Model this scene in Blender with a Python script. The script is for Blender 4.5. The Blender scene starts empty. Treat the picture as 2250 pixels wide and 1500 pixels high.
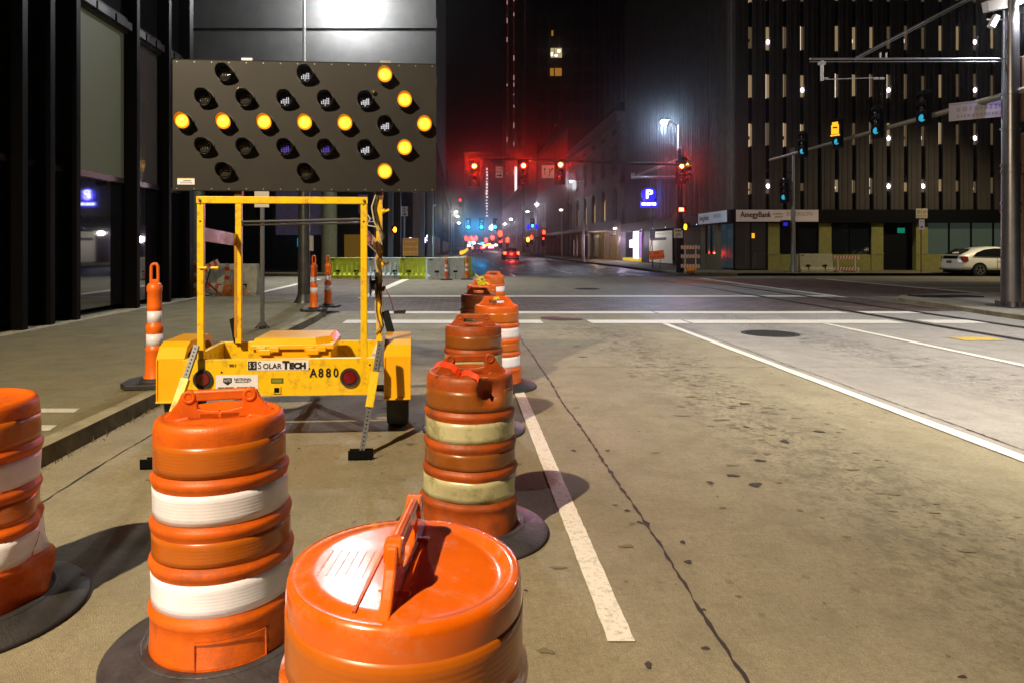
import bpy, bmesh, math, random
from mathutils import Vector, Matrix
R = math.radians
random.seed(7)
S = bpy.context.scene
COL = S.collection
ORD = ['first','second','third','fourth','fifth','sixth','seventh','eighth','ninth','tenth','eleventh','twelfth','thirteenth','fourteenth','fifteenth','sixteenth']

# ---------------------------------------------------------------- camera, world, lights, exposure
cd = bpy.data.cameras.new('camera'); cam = bpy.data.objects.new('camera', cd); COL.objects.link(cam)
cam.location = (0, 0, 1.6); cam.rotation_euler = (R(90), 0, 0)
cd.sensor_width = 36; cd.lens = 24.0; cd.shift_x = 115/2250; cd.shift_y = -208/2250
cd.clip_start = .05; cd.clip_end = 3000
S.camera = cam
S.view_settings.view_transform = 'Standard'; S.view_settings.look = 'None'
S.view_settings.exposure = 0; S.view_settings.gamma = 1
W = bpy.data.worlds.new('World'); S.world = W; W.use_nodes = True
bgn = W.node_tree.nodes['Background']; bgn.inputs[0].default_value = (.30, .30, .42, 1); bgn.inputs[1].default_value = .0012
S.render.engine = 'CYCLES'
S.cycles.use_denoising = True
S.cycles.max_bounces = 5; S.cycles.diffuse_bounces = 2; S.cycles.glossy_bounces = 3
S.cycles.transmission_bounces = 3; S.cycles.volume_bounces = 0; S.cycles.transparent_max_bounces = 6
S.cycles.sample_clamp_indirect = 3.0
S.cycles.caustics_reflective = False; S.cycles.caustics_refractive = False

def lamp(name, kind, loc, power, color, radius=.1, target=None, cone=120, blend=.5, parent=None):
    d = bpy.data.lights.new(name, kind); o = bpy.data.objects.new(name, d); COL.objects.link(o)
    d.energy = power; d.color = color; d.shadow_soft_size = radius
    o.location = loc
    if kind == 'SPOT':
        d.spot_size = R(cone); d.spot_blend = blend
        v = Vector(target) - Vector(loc)
        o.rotation_euler = v.to_track_quat('-Z', 'Y').to_euler()
    if parent: o.parent = parent
    return o
# street lamp standing behind the photographer on the left pavement: the key light of the foreground
lamp('street_light_behind', 'SPOT', (-5.4, -3.6, 9.6), 11800, (1, .79, .51), .10, (.8, 6.3, 0), 92, .8)
# cooler lamp across the road behind the photographer
lamp('street_light_across', 'SPOT', (10.5, -1.5, 9.6), 23500, (1, .89, .75), .12, (8.6, 7.4, 0), 70, .9)
# dipped headlights of a car waiting behind the photographer
lamp('dipped_headlight', 'SPOT', (-2.3, -5.5, .62), 1500, (1, .85, .66), .06, (-1.15, 2.7, -.12), 10, .9)

def P(px, py, Y):                       # a pixel of the photograph at depth Y metres
    return Vector(((px-1010)/1500*Y, Y, 1.6-(py-542)/1500*Y))
def G(px, py, z=0.):                    # a pixel lying on a level z
    Y = (1.6-z)*1500/(py-542); return Vector(((px-1010)/1500*Y, Y, z))

# ---------------------------------------------------------------- materials
MC = {}
def M(name, col=(.5,.5,.5), rough=.5, metal=0., es=0., ecol=None, noise=0., nscale=8., bump=0., bscale=60., dirt=0., dcol=(.05,.04,.03), dscale=5., coat=0., trans=0., ior=1.5, spec=.5, alpha=1., stretch=(1,1,1)):
    if name in MC: return MC[name]
    m = bpy.data.materials.new(name); m.use_nodes = True; nt = m.node_tree; N = nt.nodes; L = nt.links
    b = N['Principled BSDF']
    b.inputs['Base Color'].default_value = (*col, 1); b.inputs['Roughness'].default_value = rough
    b.inputs['Metallic'].default_value = metal; b.inputs['IOR'].default_value = ior
    b.inputs['Specular IOR Level'].default_value = spec; b.inputs['Coat Weight'].default_value = coat
    b.inputs['Transmission Weight'].default_value = trans; b.inputs['Alpha'].default_value = alpha
    if es:
        b.inputs['Emission Color'].default_value = (*(ecol or col), 1); b.inputs['Emission Strength'].default_value = es
    if noise or bump or dirt:
        tc = N.new('ShaderNodeTexCoord'); mp = N.new('ShaderNodeMapping'); mp.inputs['Scale'].default_value = stretch
        L.new(tc.outputs['Object'], mp.inputs[0])
        src = None
        if noise or dirt:
            n1 = N.new('ShaderNodeTexNoise'); n1.inputs['Scale'].default_value = nscale; n1.inputs['Detail'].default_value = 6; n1.inputs['Roughness'].default_value = .65
            L.new(mp.outputs[0], n1.inputs[0])
            mr = N.new('ShaderNodeMapRange'); mr.inputs[1].default_value = .3; mr.inputs[2].default_value = .7
            mr.inputs[3].default_value = 1-noise; mr.inputs[4].default_value = 1+noise
            L.new(n1.outputs[0], mr.inputs[0])
            vm = N.new('ShaderNodeVectorMath'); vm.operation = 'SCALE'; vm.inputs[0].default_value = col
            L.new(mr.outputs[0], vm.inputs['Scale']); src = vm.outputs[0]
            if dirt:
                n2 = N.new('ShaderNodeTexNoise'); n2.inputs['Scale'].default_value = dscale; n2.inputs['Detail'].default_value = 8; n2.inputs['Roughness'].default_value = .7
                L.new(mp.outputs[0], n2.inputs[0])
                r2 = N.new('ShaderNodeMapRange'); r2.inputs[1].default_value = .5; r2.inputs[2].default_value = .68; r2.inputs[3].default_value = 0; r2.inputs[4].default_value = dirt
                L.new(n2.outputs[0], r2.inputs[0])
                mx = N.new('ShaderNodeMix'); mx.data_type = 'RGBA'; mx.inputs[7].default_value = (*dcol, 1)
                L.new(r2.outputs[0], mx.inputs[0]); L.new(src, mx.inputs[6]); src = mx.outputs[2]
                mx2 = N.new('ShaderNodeMapRange'); mx2.inputs[3].default_value = rough; mx2.inputs[4].default_value = min(1, rough+.35)
                L.new(r2.outputs[0], mx2.inputs[0]); L.new(mx2.outputs[0], b.inputs['Roughness'])
            L.new(src, b.inputs['Base Color'])
        if bump:
            n3 = N.new('ShaderNodeTexNoise'); n3.inputs['Scale'].default_value = bscale; n3.inputs['Detail'].default_value = 4
            L.new(mp.outputs[0], n3.inputs[0])
            bp = N.new('ShaderNodeBump'); bp.inputs['Strength'].default_value = bump; bp.inputs['Distance'].default_value = .01
            L.new(n3.outputs[0], bp.inputs['Height']); L.new(bp.outputs[0], b.inputs['Normal'])
    MC[name] = m
    return m
def GL(name, col, s): return M(name, (0.02,)*3, .4, es=s, ecol=col)

# ---------------------------------------------------------------- mesh builder
class MB:
    def __init__(s): s.v = []; s.f = []; s.m = []; s.sm = []; s.T = Matrix()
    def _a(s, vs, fs, mi=0, smooth=False):
        o = len(s.v); s.v += [tuple(s.T @ Vector(p)) for p in vs]
        for f in fs: s.f.append([i+o for i in f]); s.m.append(mi); s.sm.append(smooth)
        return s
    def box(s, x0, x1, y0, y1, z0, z1, mi=0):
        v = [(x, y, z) for z in (z0, z1) for y in (y0, y1) for x in (x0, x1)]
        return s._a(v, [(0,2,3,1),(4,5,7,6),(0,1,5,4),(2,6,7,3),(0,4,6,2),(1,3,7,5)], mi)
    def bar(s, a, b, w, h, up=(0,0,1), mi=0):       # rectangular bar from a to b
        a = Vector(a); b = Vector(b); d = (b-a).normalized(); u = Vector(up); r = d.cross(u)
        if r.length < 1e-4: r = d.cross(Vector((1,0,0)))
        r.normalize(); u = r.cross(d).normalized(); r *= w/2; u *= h/2
        v = [p+x*r+y*u for p in (a, b) for y in (-1, 1) for x in (-1, 1)]
        return s._a(v, [(0,1,3,2),(4,6,7,5),(0,4,5,1),(2,3,7,6),(0,2,6,4),(1,5,7,3)], mi)
    def cyl(s, a, b, r1, r2=None, n=16, mi=0, caps=True, smooth=True):
        a = Vector(a); b = Vector(b); r2 = r1 if r2 is None else r2; d = (b-a).normalized()
        x = d.orthogonal().normalized(); y = d.cross(x)
        v = []
        for p, r in ((a, r1), (b, r2)):
            for k in range(n):
                t = 2*math.pi*k/n; v.append(p+(x*math.cos(t)+y*math.sin(t))*r)
        s._a(v, [(k, (k+1) % n, n+(k+1) % n, n+k) for k in range(n)], mi, smooth)
        if caps: s._a(v, [list(range(n))[::-1], list(range(n, 2*n))], mi)
        return s
    def tube(s, pts, r, n=8, mi=0):
        for a, b in zip(pts, pts[1:]): s.cyl(a, b, r, n=n, mi=mi)
        return s
    def lathe(s, prof, n=64, c=(0,0,0), mi=0, a0=0., a1=2*math.pi, smooth=True, cap=False):
        full = abs(a1-a0-2*math.pi) < 1e-6; cols = n if full else n+1
        v = []
        for r, z in prof:
            for k in range(cols):
                t = a0+(a1-a0)*k/n; v.append((c[0]+r*math.cos(t), c[1]+r*math.sin(t), c[2]+z))
        fs = []
        for j in range(len(prof)-1):
            for k in range(n):
                k2 = (k+1) % cols
                fs.append((j*cols+k, j*cols+k2, (j+1)*cols+k2, (j+1)*cols+k))
        s._a(v, fs, mi, smooth)
        if cap: s._a(v, [[(len(prof)-1)*cols+k for k in range(cols)]], mi)
        return s
    def prism(s, poly, a, b, axis='y', mi=0):       # 2-D outline extruded along an axis from a to b
        n = len(poly)
        def q(p, t):
            if axis == 'y': return (p[0], t, p[1])
            if axis == 'x': return (t, p[0], p[1])
            return (p[0], p[1], t)
        v = [q(p, a) for p in poly]+[q(p, b) for p in poly]
        return s._a(v, [(k, (k+1) % n, n+(k+1) % n, n+k) for k in range(n)]+[list(range(n))[::-1], list(range(n, 2*n))], mi)
    def ring(s, c, ro, ri, y0, y1, n=24, mi=0, a0=0, a1=2*math.pi):       # flat annulus in XZ, thick in y
        v = []
        for y in (y0, y1):
            for r in (ro, ri):
                for k in range(n+1):
                    t = a0+(a1-a0)*k/n; v.append((c[0]+r*math.cos(t), y, c[1]+r*math.sin(t)))
        m = n+1; fs = []
        for k in range(n):
            fs += [(k, k+1, m+k+1, m+k), (2*m+k, 3*m+k, 3*m+k+1, 2*m+k+1), (k, 2*m+k, 2*m+k+1, k+1), (m+k, m+k+1, 3*m+k+1, 3*m+k)]
        return s._a(v, fs, mi)
    def disc(s, c, r, n=24, mi=0, nrm=(0,-1,0)):
        d = Vector(nrm); x = d.orthogonal().normalized(); y = d.cross(x)
        return s._a([Vector(c)+(x*math.cos(2*math.pi*k/n)+y*math.sin(2*math.pi*k/n))*r for k in range(n)], [list(range(n))], mi)
    def poly(s, pts, z=0., mi=0):
        v = [(p[0], p[1], z) for p in pts]
        ar = sum(v[i][0]*v[(i+1) % len(v)][1]-v[(i+1) % len(v)][0]*v[i][1] for i in range(len(v)))
        if ar < 0: v = v[::-1]
        return s._a(v, [list(range(len(v)))], mi)
    def blob(s, x, y, rx, ry, z, seed=0, n=22, mi=0):
        rg = random.Random(seed); ph = [rg.uniform(0, 6.3) for _ in range(5)]
        pts = []
        for k in range(n):
            t = 2*math.pi*k/n
            q = 1+.22*math.sin(2*t+ph[0])+.15*math.sin(3*t+ph[1])+.10*math.sin(5*t+ph[2])+.07*math.sin(8*t+ph[3])
            pts.append((x+rx*q*math.cos(t), y+ry*q*math.sin(t)))
        return s.poly(pts, z, mi)
    def sphere(s, c, r, n=12, mi=0, sc=(1,1,1)):
        m = n//2; prof = [(math.sin(math.pi*j/m), -math.cos(math.pi*j/m)) for j in range(m+1)]
        v = []
        for a, z in prof:
            for k in range(n):
                t = 2*math.pi*k/n; v.append((c[0]+r*a*math.cos(t)*sc[0], c[1]+r*a*math.sin(t)*sc[1], c[2]+r*z*sc[2]))
        return s._a(v, [(j*n+k, j*n+(k+1) % n, (j+1)*n+(k+1) % n, (j+1)*n+k) for j in range(m) for k in range(n)], mi, True)
    def build(s, name, mats, parent=None, bevel=0, label=None, fn=None, weld=False):
        me = bpy.data.meshes.new(name)
        vs = [fn(Vector(v)) for v in s.v] if fn else s.v
        me.from_pydata([tuple(v) for v in vs], [], s.f); 
        for m in (mats if isinstance(mats, (list, tuple)) else [mats]): me.materials.append(m)
        me.polygons.foreach_set('material_index', s.m); me.polygons.foreach_set('use_smooth', s.sm)
        if weld:
            bm = bmesh.new(); bm.from_mesh(me); bmesh.ops.remove_doubles(bm, verts=bm.verts, dist=1e-5)
            bmesh.ops.recalc_face_normals(bm, faces=bm.faces); bm.to_mesh(me); bm.free()
        me.update()
        o = bpy.data.objects.new(name, me); COL.objects.link(o)
        if parent: o.parent = parent
        if bevel:
            b = o.modifiers.new('bevel', 'BEVEL'); b.width = bevel; b.segments = 2; b.limit_method = 'ANGLE'; b.angle_limit = R(50)
        if label: o['label'] = label
        return o
def tag(o, label, cat, group=None):
    o['label'] = label; o['category'] = cat
    if group: o['group'] = group
    return o
def thing(name, label, cat, loc=(0,0,0), rz=0., group=None):
    o = bpy.data.objects.new(name, None); COL.objects.link(o); o.location = loc; o.rotation_euler = (0, 0, rz)
    o.empty_display_size = .1
    return tag(o, label, cat, group)
def struct(name, mb, mat, **k):
    o = mb.build(name, mat, **k); o['kind'] = 'structure'; return o
def dup(o, parent=None, loc=None, rz=None, label=None):
    c = o.copy(); COL.objects.link(c)
    if parent: c.parent = parent
    for ch in list(o.children): dup(ch, c)
    if loc is not None: c.location = loc
    if rz is not None: c.rotation_euler = (0, 0, rz)
    if label: c['label'] = label
    return c
def text_into(mb, s, size, loc, face='-y', mi=0, align='CENTER', sx=1., thick=.0015, rot=None, bold=0.):
    cu = bpy.data.curves.new('t', 'FONT'); cu.body = s; cu.size = size; cu.align_x = align; cu.align_y = 'CENTER'; cu.extrude = thick; cu.resolution_u = 3; cu.offset = bold
    o = bpy.data.objects.new('t', cu); COL.objects.link(o)
    bpy.context.view_layer.update()
    me = bpy.data.meshes.new_from_object(o.evaluated_get(bpy.context.evaluated_depsgraph_get()))
    bpy.data.objects.remove(o)
    if rot is None:
        rot = {'-y': Matrix.Rotation(R(90), 4, 'X'), '-x': Matrix.Rotation(R(-90), 4, 'Z') @ Matrix.Rotation(R(90), 4, 'X'), 'z': Matrix()}[face]
    T = Matrix.Translation(loc) @ rot @ Matrix.Diagonal((sx, 1, 1, 1))
    mb._a([T @ v.co for v in me.vertices], [list(p.vertices) for p in me.polygons], mi)
    bpy.data.meshes.remove(me)
    return mb

def dashes(mb, x0, x1, z, h, y, mi=0, seed=0, face='-y'):     # writing too small to read in the photograph: broken strokes
    rg = random.Random(seed); x = x0
    while x < x1-h*.4:
        w = h*rg.uniform(.35, .8); hh = h*rg.uniform(.7, 1)
        mb.box(x, min(x+w, x1), y-.002, y, z-hh/2, z+hh/2, mi); x += w+h*rg.uniform(.15, .4)
    return mb
# common materials
black = M('black_paint', (.004,.004,.0045), .6, spec=.08, noise=.3, nscale=20)
dark = M('dark_metal', (.035,.035,.037), .5, metal=.3, noise=.3, nscale=15)
galv = M('galvanised_steel', (.30,.31,.33), .38, metal=.85, noise=.2, nscale=12, bump=.08)
white_p = M('white_paint', (.75,.75,.73), .45, noise=.08, nscale=10)
orange_m = M('orange_plastic', (.62,.108,.003), .42, noise=.2, nscale=6, dirt=.55, dcol=(.16,.035,.008), dscale=5, bump=.12, bscale=120)
orange_d = M('dirty_shaded_orange_plastic', (.36,.062,.004), .5, noise=.3, nscale=5, dirt=.75, dcol=(.10,.035,.012), dscale=4, bump=.15, bscale=40)  # dirt, plus shade on the barrel put into a darker base colour
rubber = M('black_rubber', (.022,.021,.023), .62, noise=.35, nscale=10, bump=.3, bscale=80)
rubber_w = M('worn_grey_rubber', (.045,.04,.048), .45, noise=.5, nscale=6, dirt=.6, dcol=(.03,.03,.03), dscale=3, bump=.3, bscale=50)
yellow = M('yellow_paint', (.90,.56,.008), .33, noise=.07, nscale=5, dirt=.6, dcol=(.20,.085,.02), dscale=11, coat=.25)
yel_pl = M('yellow_plastic', (.92,.46,.006), .3, noise=.05, nscale=5, coat=.4)
conc = M('pale_concrete', (.30,.28,.24), .85, noise=.25, nscale=3, dirt=.4, dcol=(.12,.11,.09), dscale=2, bump=.3, bscale=40)

def retro(name, col, dirt=0., dcol=(.3,.25,.08)):   # reflective sheeting: fine horizontal prism rows, sharp glints
    if name in MC: return MC[name]
    m = M(name, col, .30, noise=.06, nscale=14, dirt=dirt, dcol=dcol, dscale=6, coat=.35)
    nt = m.node_tree; N = nt.nodes; L = nt.links; b = N['Principled BSDF']
    tc = N.new('ShaderNodeTexCoord'); mp = N.new('ShaderNodeMapping'); L.new(tc.outputs['Object'], mp.inputs[0])
    w = N.new('ShaderNodeTexWave'); w.bands_direction = 'Z'; w.inputs['Scale'].default_value = 26; w.inputs['Distortion'].default_value = .6; w.inputs['Detail'].default_value = 1
    L.new(mp.outputs[0], w.inputs[0])
    n = N.new('ShaderNodeTexNoise'); n.inputs['Scale'].default_value = 9; L.new(mp.outputs[0], n.inputs[0])
    a = N.new('ShaderNodeMath'); a.operation = 'MULTIPLY'; L.new(w.outputs[1], a.inputs[0]); L.new(n.outputs[0], a.inputs[1])
    bp = N.new('ShaderNodeBump'); bp.inputs['Strength'].default_value = .06; bp.inputs['Distance'].default_value = .01
    L.new(a.outputs[0], bp.inputs['Height']); L.new(bp.outputs[0], b.inputs['Normal']); L.new(bp.outputs[0], b.inputs['Coat Normal'])
    return m
r_white = retro('white_sheeting', (.80,.79,.92))
r_orange = retro('amber_sheeting', (.45,.11,.006))
r_white_d = retro('grimy_white_sheeting', (.50,.47,.28), .95, (.15,.13,.035))
r_orange_d = retro('grimy_amber_sheeting', (.26,.075,.01), .8, (.13,.05,.015))
# ---------------------------------------------------------------- ground
def ground_mat(name, c1, c2, spots=.8, rough=.75, brush=True, glossn=False, band=None):
    m = bpy.data.materials.new(name); m.use_nodes = True; nt = m.node_tree; N = nt.nodes; L = nt.links; b = N['Principled BSDF']
    tc = N.new('ShaderNodeTexCoord')
    def noise(sc, det=6, ro=.6, st=(1,1,1)):
        mp = N.new('ShaderNodeMapping'); mp.inputs['Scale'].default_value = st; L.new(tc.outputs['Object'], mp.inputs[0])
        n = N.new('ShaderNodeTexNoise'); n.inputs['Scale'].default_value = sc; n.inputs['Detail'].default_value = det; n.inputs['Roughness'].default_value = ro
        L.new(mp.outputs[0], n.inputs[0]); return n.outputs[0]
    def rng(src, a, b_, c, d):
        r = N.new('ShaderNodeMapRange'); r.inputs[1].default_value = a; r.inputs[2].default_value = b_; r.inputs[3].default_value = c; r.inputs[4].default_value = d
        L.new(src, r.inputs[0]); return r.outputs[0]
    def mix(f, a, bb, mode='MIX'):
        x = N.new('ShaderNodeMix'); x.data_type = 'RGBA'; x.blend_type = mode
        for i, q in ((0, f), (6, a), (7, bb)):
            if isinstance(q, (tuple, float)): x.inputs[i].default_value = q if not isinstance(q, tuple) else (*q, 1)
            else: L.new(q, x.inputs[i])
        return x.outputs[2]
    col = mix(rng(noise(.45, 5), .35, .65, 0, 1), c1, c2)
    col = mix(rng(noise(2.6, 10, .8), .46, .64, 0, .6), col, tuple(x*.42 for x in c1))          # grime patches
    col = mix(rng(noise(1.1, 6, .7, (1, .18, 1)), .46, .68, 0, .6), col, tuple(x*.5 for x in c1))  # wheel-path streaks
    col = mix(rng(noise(75, 3, .7), .40, .62, 0, .42), col, tuple(x*.5 for x in c1))
    col = mix(rng(noise(190, 2), .38, .60, 0, .75), col, tuple(x*.45 for x in c2))                 # aggregate speckle
    col = mix(rng(noise(30, 5, .75), .46, .66, 0, .62), col, tuple(x*.5 for x in c1))
    if band is not None:                                    # mottled wheel-path grime along the lane
        sx = N.new('ShaderNodeSeparateXYZ'); L.new(tc.outputs['Object'], sx.inputs[0])
        a1 = N.new('ShaderNodeMath'); a1.operation = 'SUBTRACT'; a1.inputs[1].default_value = band; L.new(sx.outputs[0], a1.inputs[0])
        a2 = N.new('ShaderNodeMath'); a2.operation = 'ABSOLUTE'; L.new(a1.outputs[0], a2.inputs[0])
        g_ = rng(a2.outputs[0], 1.0, .15, 0, 1)
        for sc_, lo, hi, am in ((9, .50, .60, .60), (26, .53, .62, .75), (3.2, .48, .66, .45)):
            mm_ = N.new('ShaderNodeMath'); mm_.operation = 'MULTIPLY'; L.new(rng(noise(sc_, 6, .62, (1, .8, 1)), lo, hi, 0, am), mm_.inputs[0]); L.new(g_, mm_.inputs[1])
            col = mix(mm_.outputs[0], col, tuple(x*.33 for x in c1))
    # dark spots and chewing gum
    for sc, th, am in ((3.2, .085, .9), (7.0, .12, .65)):
        mp = N.new('ShaderNodeMapping'); mp.inputs['Scale'].default_value = (1, .75, 1); L.new(tc.outputs['Object'], mp.inputs[0])
        v = N.new('ShaderNodeTexVoronoi'); v.inputs['Scale'].default_value = sc; L.new(mp.outputs[0], v.inputs[0])
        wob = N.new('ShaderNodeMath'); wob.operation = 'MULTIPLY_ADD'; wob.inputs[1].default_value = .22; L.new(noise(22, 3), wob.inputs[0]); L.new(v.outputs['Distance'], wob.inputs[2])
        sp = rng(wob.outputs[0], th+.03+.11, th+.11, 0, am*spots)
        gate = rng(noise(.35, 3), .5, .6, 0, 1)
        mu = N.new('ShaderNodeMath'); mu.operation = 'MULTIPLY'; L.new(sp, mu.inputs[0]); L.new(gate, mu.inputs[1])
        col = mix(mu.outputs[0], col, tuple(x*.22 for x in c1))
    L.new(col, b.inputs['Base Color'])
    rr = rng(noise(1.3, 5), .3, .7, rough-.14, rough+.1) if not glossn else rng(noise(.8, 6, .7), .35, .65, rough-.12, rough+.25)
    L.new(rr, b.inputs['Roughness'])
    h = N.new('ShaderNodeMath'); h.operation = 'MULTIPLY_ADD'; h.inputs[1].default_value = .6
    L.new(noise(60, 5, .7, (1, .25 if brush else 1, 1)), h.inputs[0]); L.new(noise(170, 3), h.inputs[2])
    bp = N.new('ShaderNodeBump'); bp.inputs['Strength'].default_value = .8; bp.inputs['Distance'].default_value = .008
    L.new(h.outputs[0], bp.inputs['Height']); L.new(bp.outputs[0], b.inputs['Normal'])
    return m
g_road = ground_mat('concrete_roadway', (.35,.31,.20), (.46,.415,.29), band=2.75)
g_lane = ground_mat('paler_concrete', (.42,.40,.37), (.53,.51,.475), .6, band=6.2)
g_cross = ground_mat('intersection_concrete', (.24,.21,.155), (.33,.295,.225), .7)
g_walk = ground_mat('pavement_concrete', (.22,.185,.085), (.31,.265,.135), .5, .8)
g_asph = ground_mat('damp_asphalt', (.030,.032,.036), (.055,.056,.06), .5, .42, False, True)
g_soil = ground_mat('city_ground', (.05,.05,.05), (.07,.07,.07), .3, .8, False)

def brick_mat():
    m = bpy.data.materials.new('dark_brick_paving'); m.use_nodes = True; nt = m.node_tree; N = nt.nodes; L = nt.links; b = N['Principled BSDF']
    tc = N.new('ShaderNodeTexCoord'); br = N.new('ShaderNodeTexBrick'); L.new(tc.outputs['Object'], br.inputs[0])
    br.inputs['Color1'].default_value = (.085,.050,.040,1); br.inputs['Color2'].default_value = (.13,.085,.07,1); br.inputs['Mortar'].default_value = (.19,.16,.13,1)
    br.inputs['Scale'].default_value = 1; br.inputs['Brick Width'].default_value = .42; br.inputs['Row Height'].default_value = .30; br.inputs['Mortar Size'].default_value = .014; br.inputs['Bias'].default_value = -.2
    n = N.new('ShaderNodeTexNoise'); n.inputs['Scale'].default_value = 1.5; n.inputs['Detail'].default_value = 8; L.new(tc.outputs['Object'], n.inputs[0])
    r = N.new('ShaderNodeMapRange'); r.inputs[1].default_value = .35; r.inputs[2].default_value = .7; r.inputs[3].default_value = .55; r.inputs[4].default_value = 1.25; L.new(n.outputs[0], r.inputs[0])
    s = N.new('ShaderNodeVectorMath'); s.operation = 'SCALE'; L.new(br.outputs[0], s.inputs[0]); L.new(r.outputs[0], s.inputs['Scale']); L.new(s.outputs[0], b.inputs['Base Color'])
    b.inputs['Roughness'].default_value = .6
    bp = N.new('ShaderNodeBump'); bp.inputs['Strength'].default_value = .5; bp.inputs['Distance'].default_value = .008; bp.invert = True
    L.new(br.outputs[1], bp.inputs['Height']); L.new(bp.outputs[0], b.inputs['Normal'])
    return m
g_brick = brick_mat()
def line_mat(name, col, wear):
    m = bpy.data.materials.new(name); m.use_nodes = True; nt = m.node_tree; N = nt.nodes; L = nt.links; b = N['Principled BSDF']
    tc = N.new('ShaderNodeTexCoord'); n = N.new('ShaderNodeTexNoise'); n.inputs['Scale'].default_value = 34; n.inputs['Detail'].default_value = 9; n.inputs['Roughness'].default_value = .75
    L.new(tc.outputs['Object'], n.inputs[0])
    r = N.new('ShaderNodeMapRange'); r.inputs[1].default_value = .52; r.inputs[2].default_value = .60; r.inputs[3].default_value = 0; r.inputs[4].default_value = wear; L.new(n.outputs[0], r.inputs[0])
    x = N.new('ShaderNodeMix'); x.data_type = 'RGBA'; x.inputs[6].default_value = (*col, 1); x.inputs[7].default_value = (.30,.27,.21,1); L.new(r.outputs[0], x.inputs[0]); L.new(x.outputs[2], b.inputs['Base Color'])
    b.inputs['Roughness'].default_value = .6
    n2 = N.new('ShaderNodeTexNoise'); n2.inputs['Scale'].default_value = 90; L.new(tc.outputs['Object'], n2.inputs[0])
    bp = N.new('ShaderNodeBump'); bp.inputs['Strength'].default_value = .3; bp.inputs['Distance'].default_value = .004; L.new(n2.outputs[0], bp.inputs['Height']); L.new(bp.outputs[0], b.inputs['Normal'])
    return m
paint = line_mat('road_paint', (.74,.72,.66), .6); paint2 = line_mat('worn_yellow_road_paint', (.62,.42,.02), .8)

struct('ground', MB().poly([(-900,-60),(900,-60),(900,1500),(-900,1500)], -.012), g_soil)
def sheet(name, pts, z, mat): return struct(name, MB().poly(pts, z), mat)
sheet('road', [(-3.1,-30),(4.25,-30),(4.25,16.9),(-3.1,16.9)], 0, g_road)
sheet('road', [(4.25,-30),(12.6,-30),(13.6,16.9),(4.25,16.9)], 0, g_lane)
sheet('road', [(-60,16.9),(60,16.9),(60,36.5),(-60,36.5)], 0, g_cross)
sheet('road', [(-3.5,36.5),(14.5,36.5),(15,1300),(-3.5,1300)], 0, g_asph)
sheet('crosswalk', [(-3.6,16.85),(12.4,16.85),(12.4,21.55),(-3.9,21.55)], .004, g_brick)
sheet('crosswalk', [(-7.0,22.0),(-3.1,22.0),(-2.75,33.8),(-6.9,33.8)], .004, g_brick)
sheet('crosswalk', [(12.25,21.9),(17.6,22.3),(18.0,34),(12.25,34)], .004, g_brick)
mk = MB()                                                              # painted lines, each a few mm above the sheet below
def stripe(x0, x1, y0, y1, z=.008, mat=paint, jag=.012, step=.5):
    n = max(1, int(max(x1-x0, y1-y0)/step)); rg = random.Random(int((x0+y0)*100)); m = MB(); lng = (y1-y0) > (x1-x0)
    if lng:
        a = [(x0+rg.uniform(-jag, jag), y0+(y1-y0)*i/n) for i in range(n+1)]; b = [(x1+rg.uniform(-jag, jag), y0+(y1-y0)*i/n) for i in range(n+1)]
    else:
        a = [(x0+(x1-x0)*i/n, y0+rg.uniform(-jag, jag)) for i in range(n+1)]; b = [(x0+(x1-x0)*i/n, y1+rg.uniform(-jag, jag)) for i in range(n+1)]
    for i in range(n): m.poly([a[i], a[i+1], b[i+1], b[i]], z)
    return struct('road_marking', m, mat)
stripe(.60, .71, 2.76, 8.9, jag=.0025, step=.06)
stripe(4.19, 4.32, .5, 14.15, jag=.006)
stripe(7.52, 7.66, 3, 14.15, jag=.006)
for a, b in ((-2.45, 1.75), (2.75, 4.8), (4.86, 9.3), (9.9, 11.2)): stripe(a, b, 14.2, 14.85)
for a, b in ((-2.35, 4.7), (4.76, 9.3), (9.75, 11.15)): stripe(a, b, 16.25, 16.8)
stripe(-2.9, 11.9, 21.6, 22.25)
struct('road_marking', MB().poly([(-3.15,21.0),(-2.85,21.2),(-2.45,33.2),(-2.8,33.2)], .008), paint)
struct('road_marking', MB().poly([(-7.05,21.2),(-6.8,21.2),(-6.7,33.2),(-7.0,33.2)], .008), paint)
stripe(11.95, 12.2, 21.4, 34.0); stripe(17.7, 17.95, 22.6, 34.0)
stripe(2.9, 3.02, 36.5, 40.5); stripe(6.5, 6.62, 40, 44)
for k in range(14): stripe(2.95, 3.07, 48+k*12, 51+k*12); stripe(6.7, 6.82, 48+k*12, 51+k*12)
stripe(18, 50, 26.2, 26.32); stripe(20, 50, 31.6, 31.72)
stripe(8.6, 9.3, 11.6, 12.05, mat=paint2, jag=.05, step=.1)
# tram rails sunk in dark grooves
for x in (9.52, 11.02):
    struct('tram_track', MB().poly([(x,-20),(x+.20,-20),(x+.20,330),(x,330)], .012), M('track_groove', (.02,.018,.018), .5))
    struct('tram_rail', MB().box(x+.05, x+.12, -20, 330, .010, .018), M('rail_steel', (.16,.14,.13), .35, metal=.9))
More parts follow.
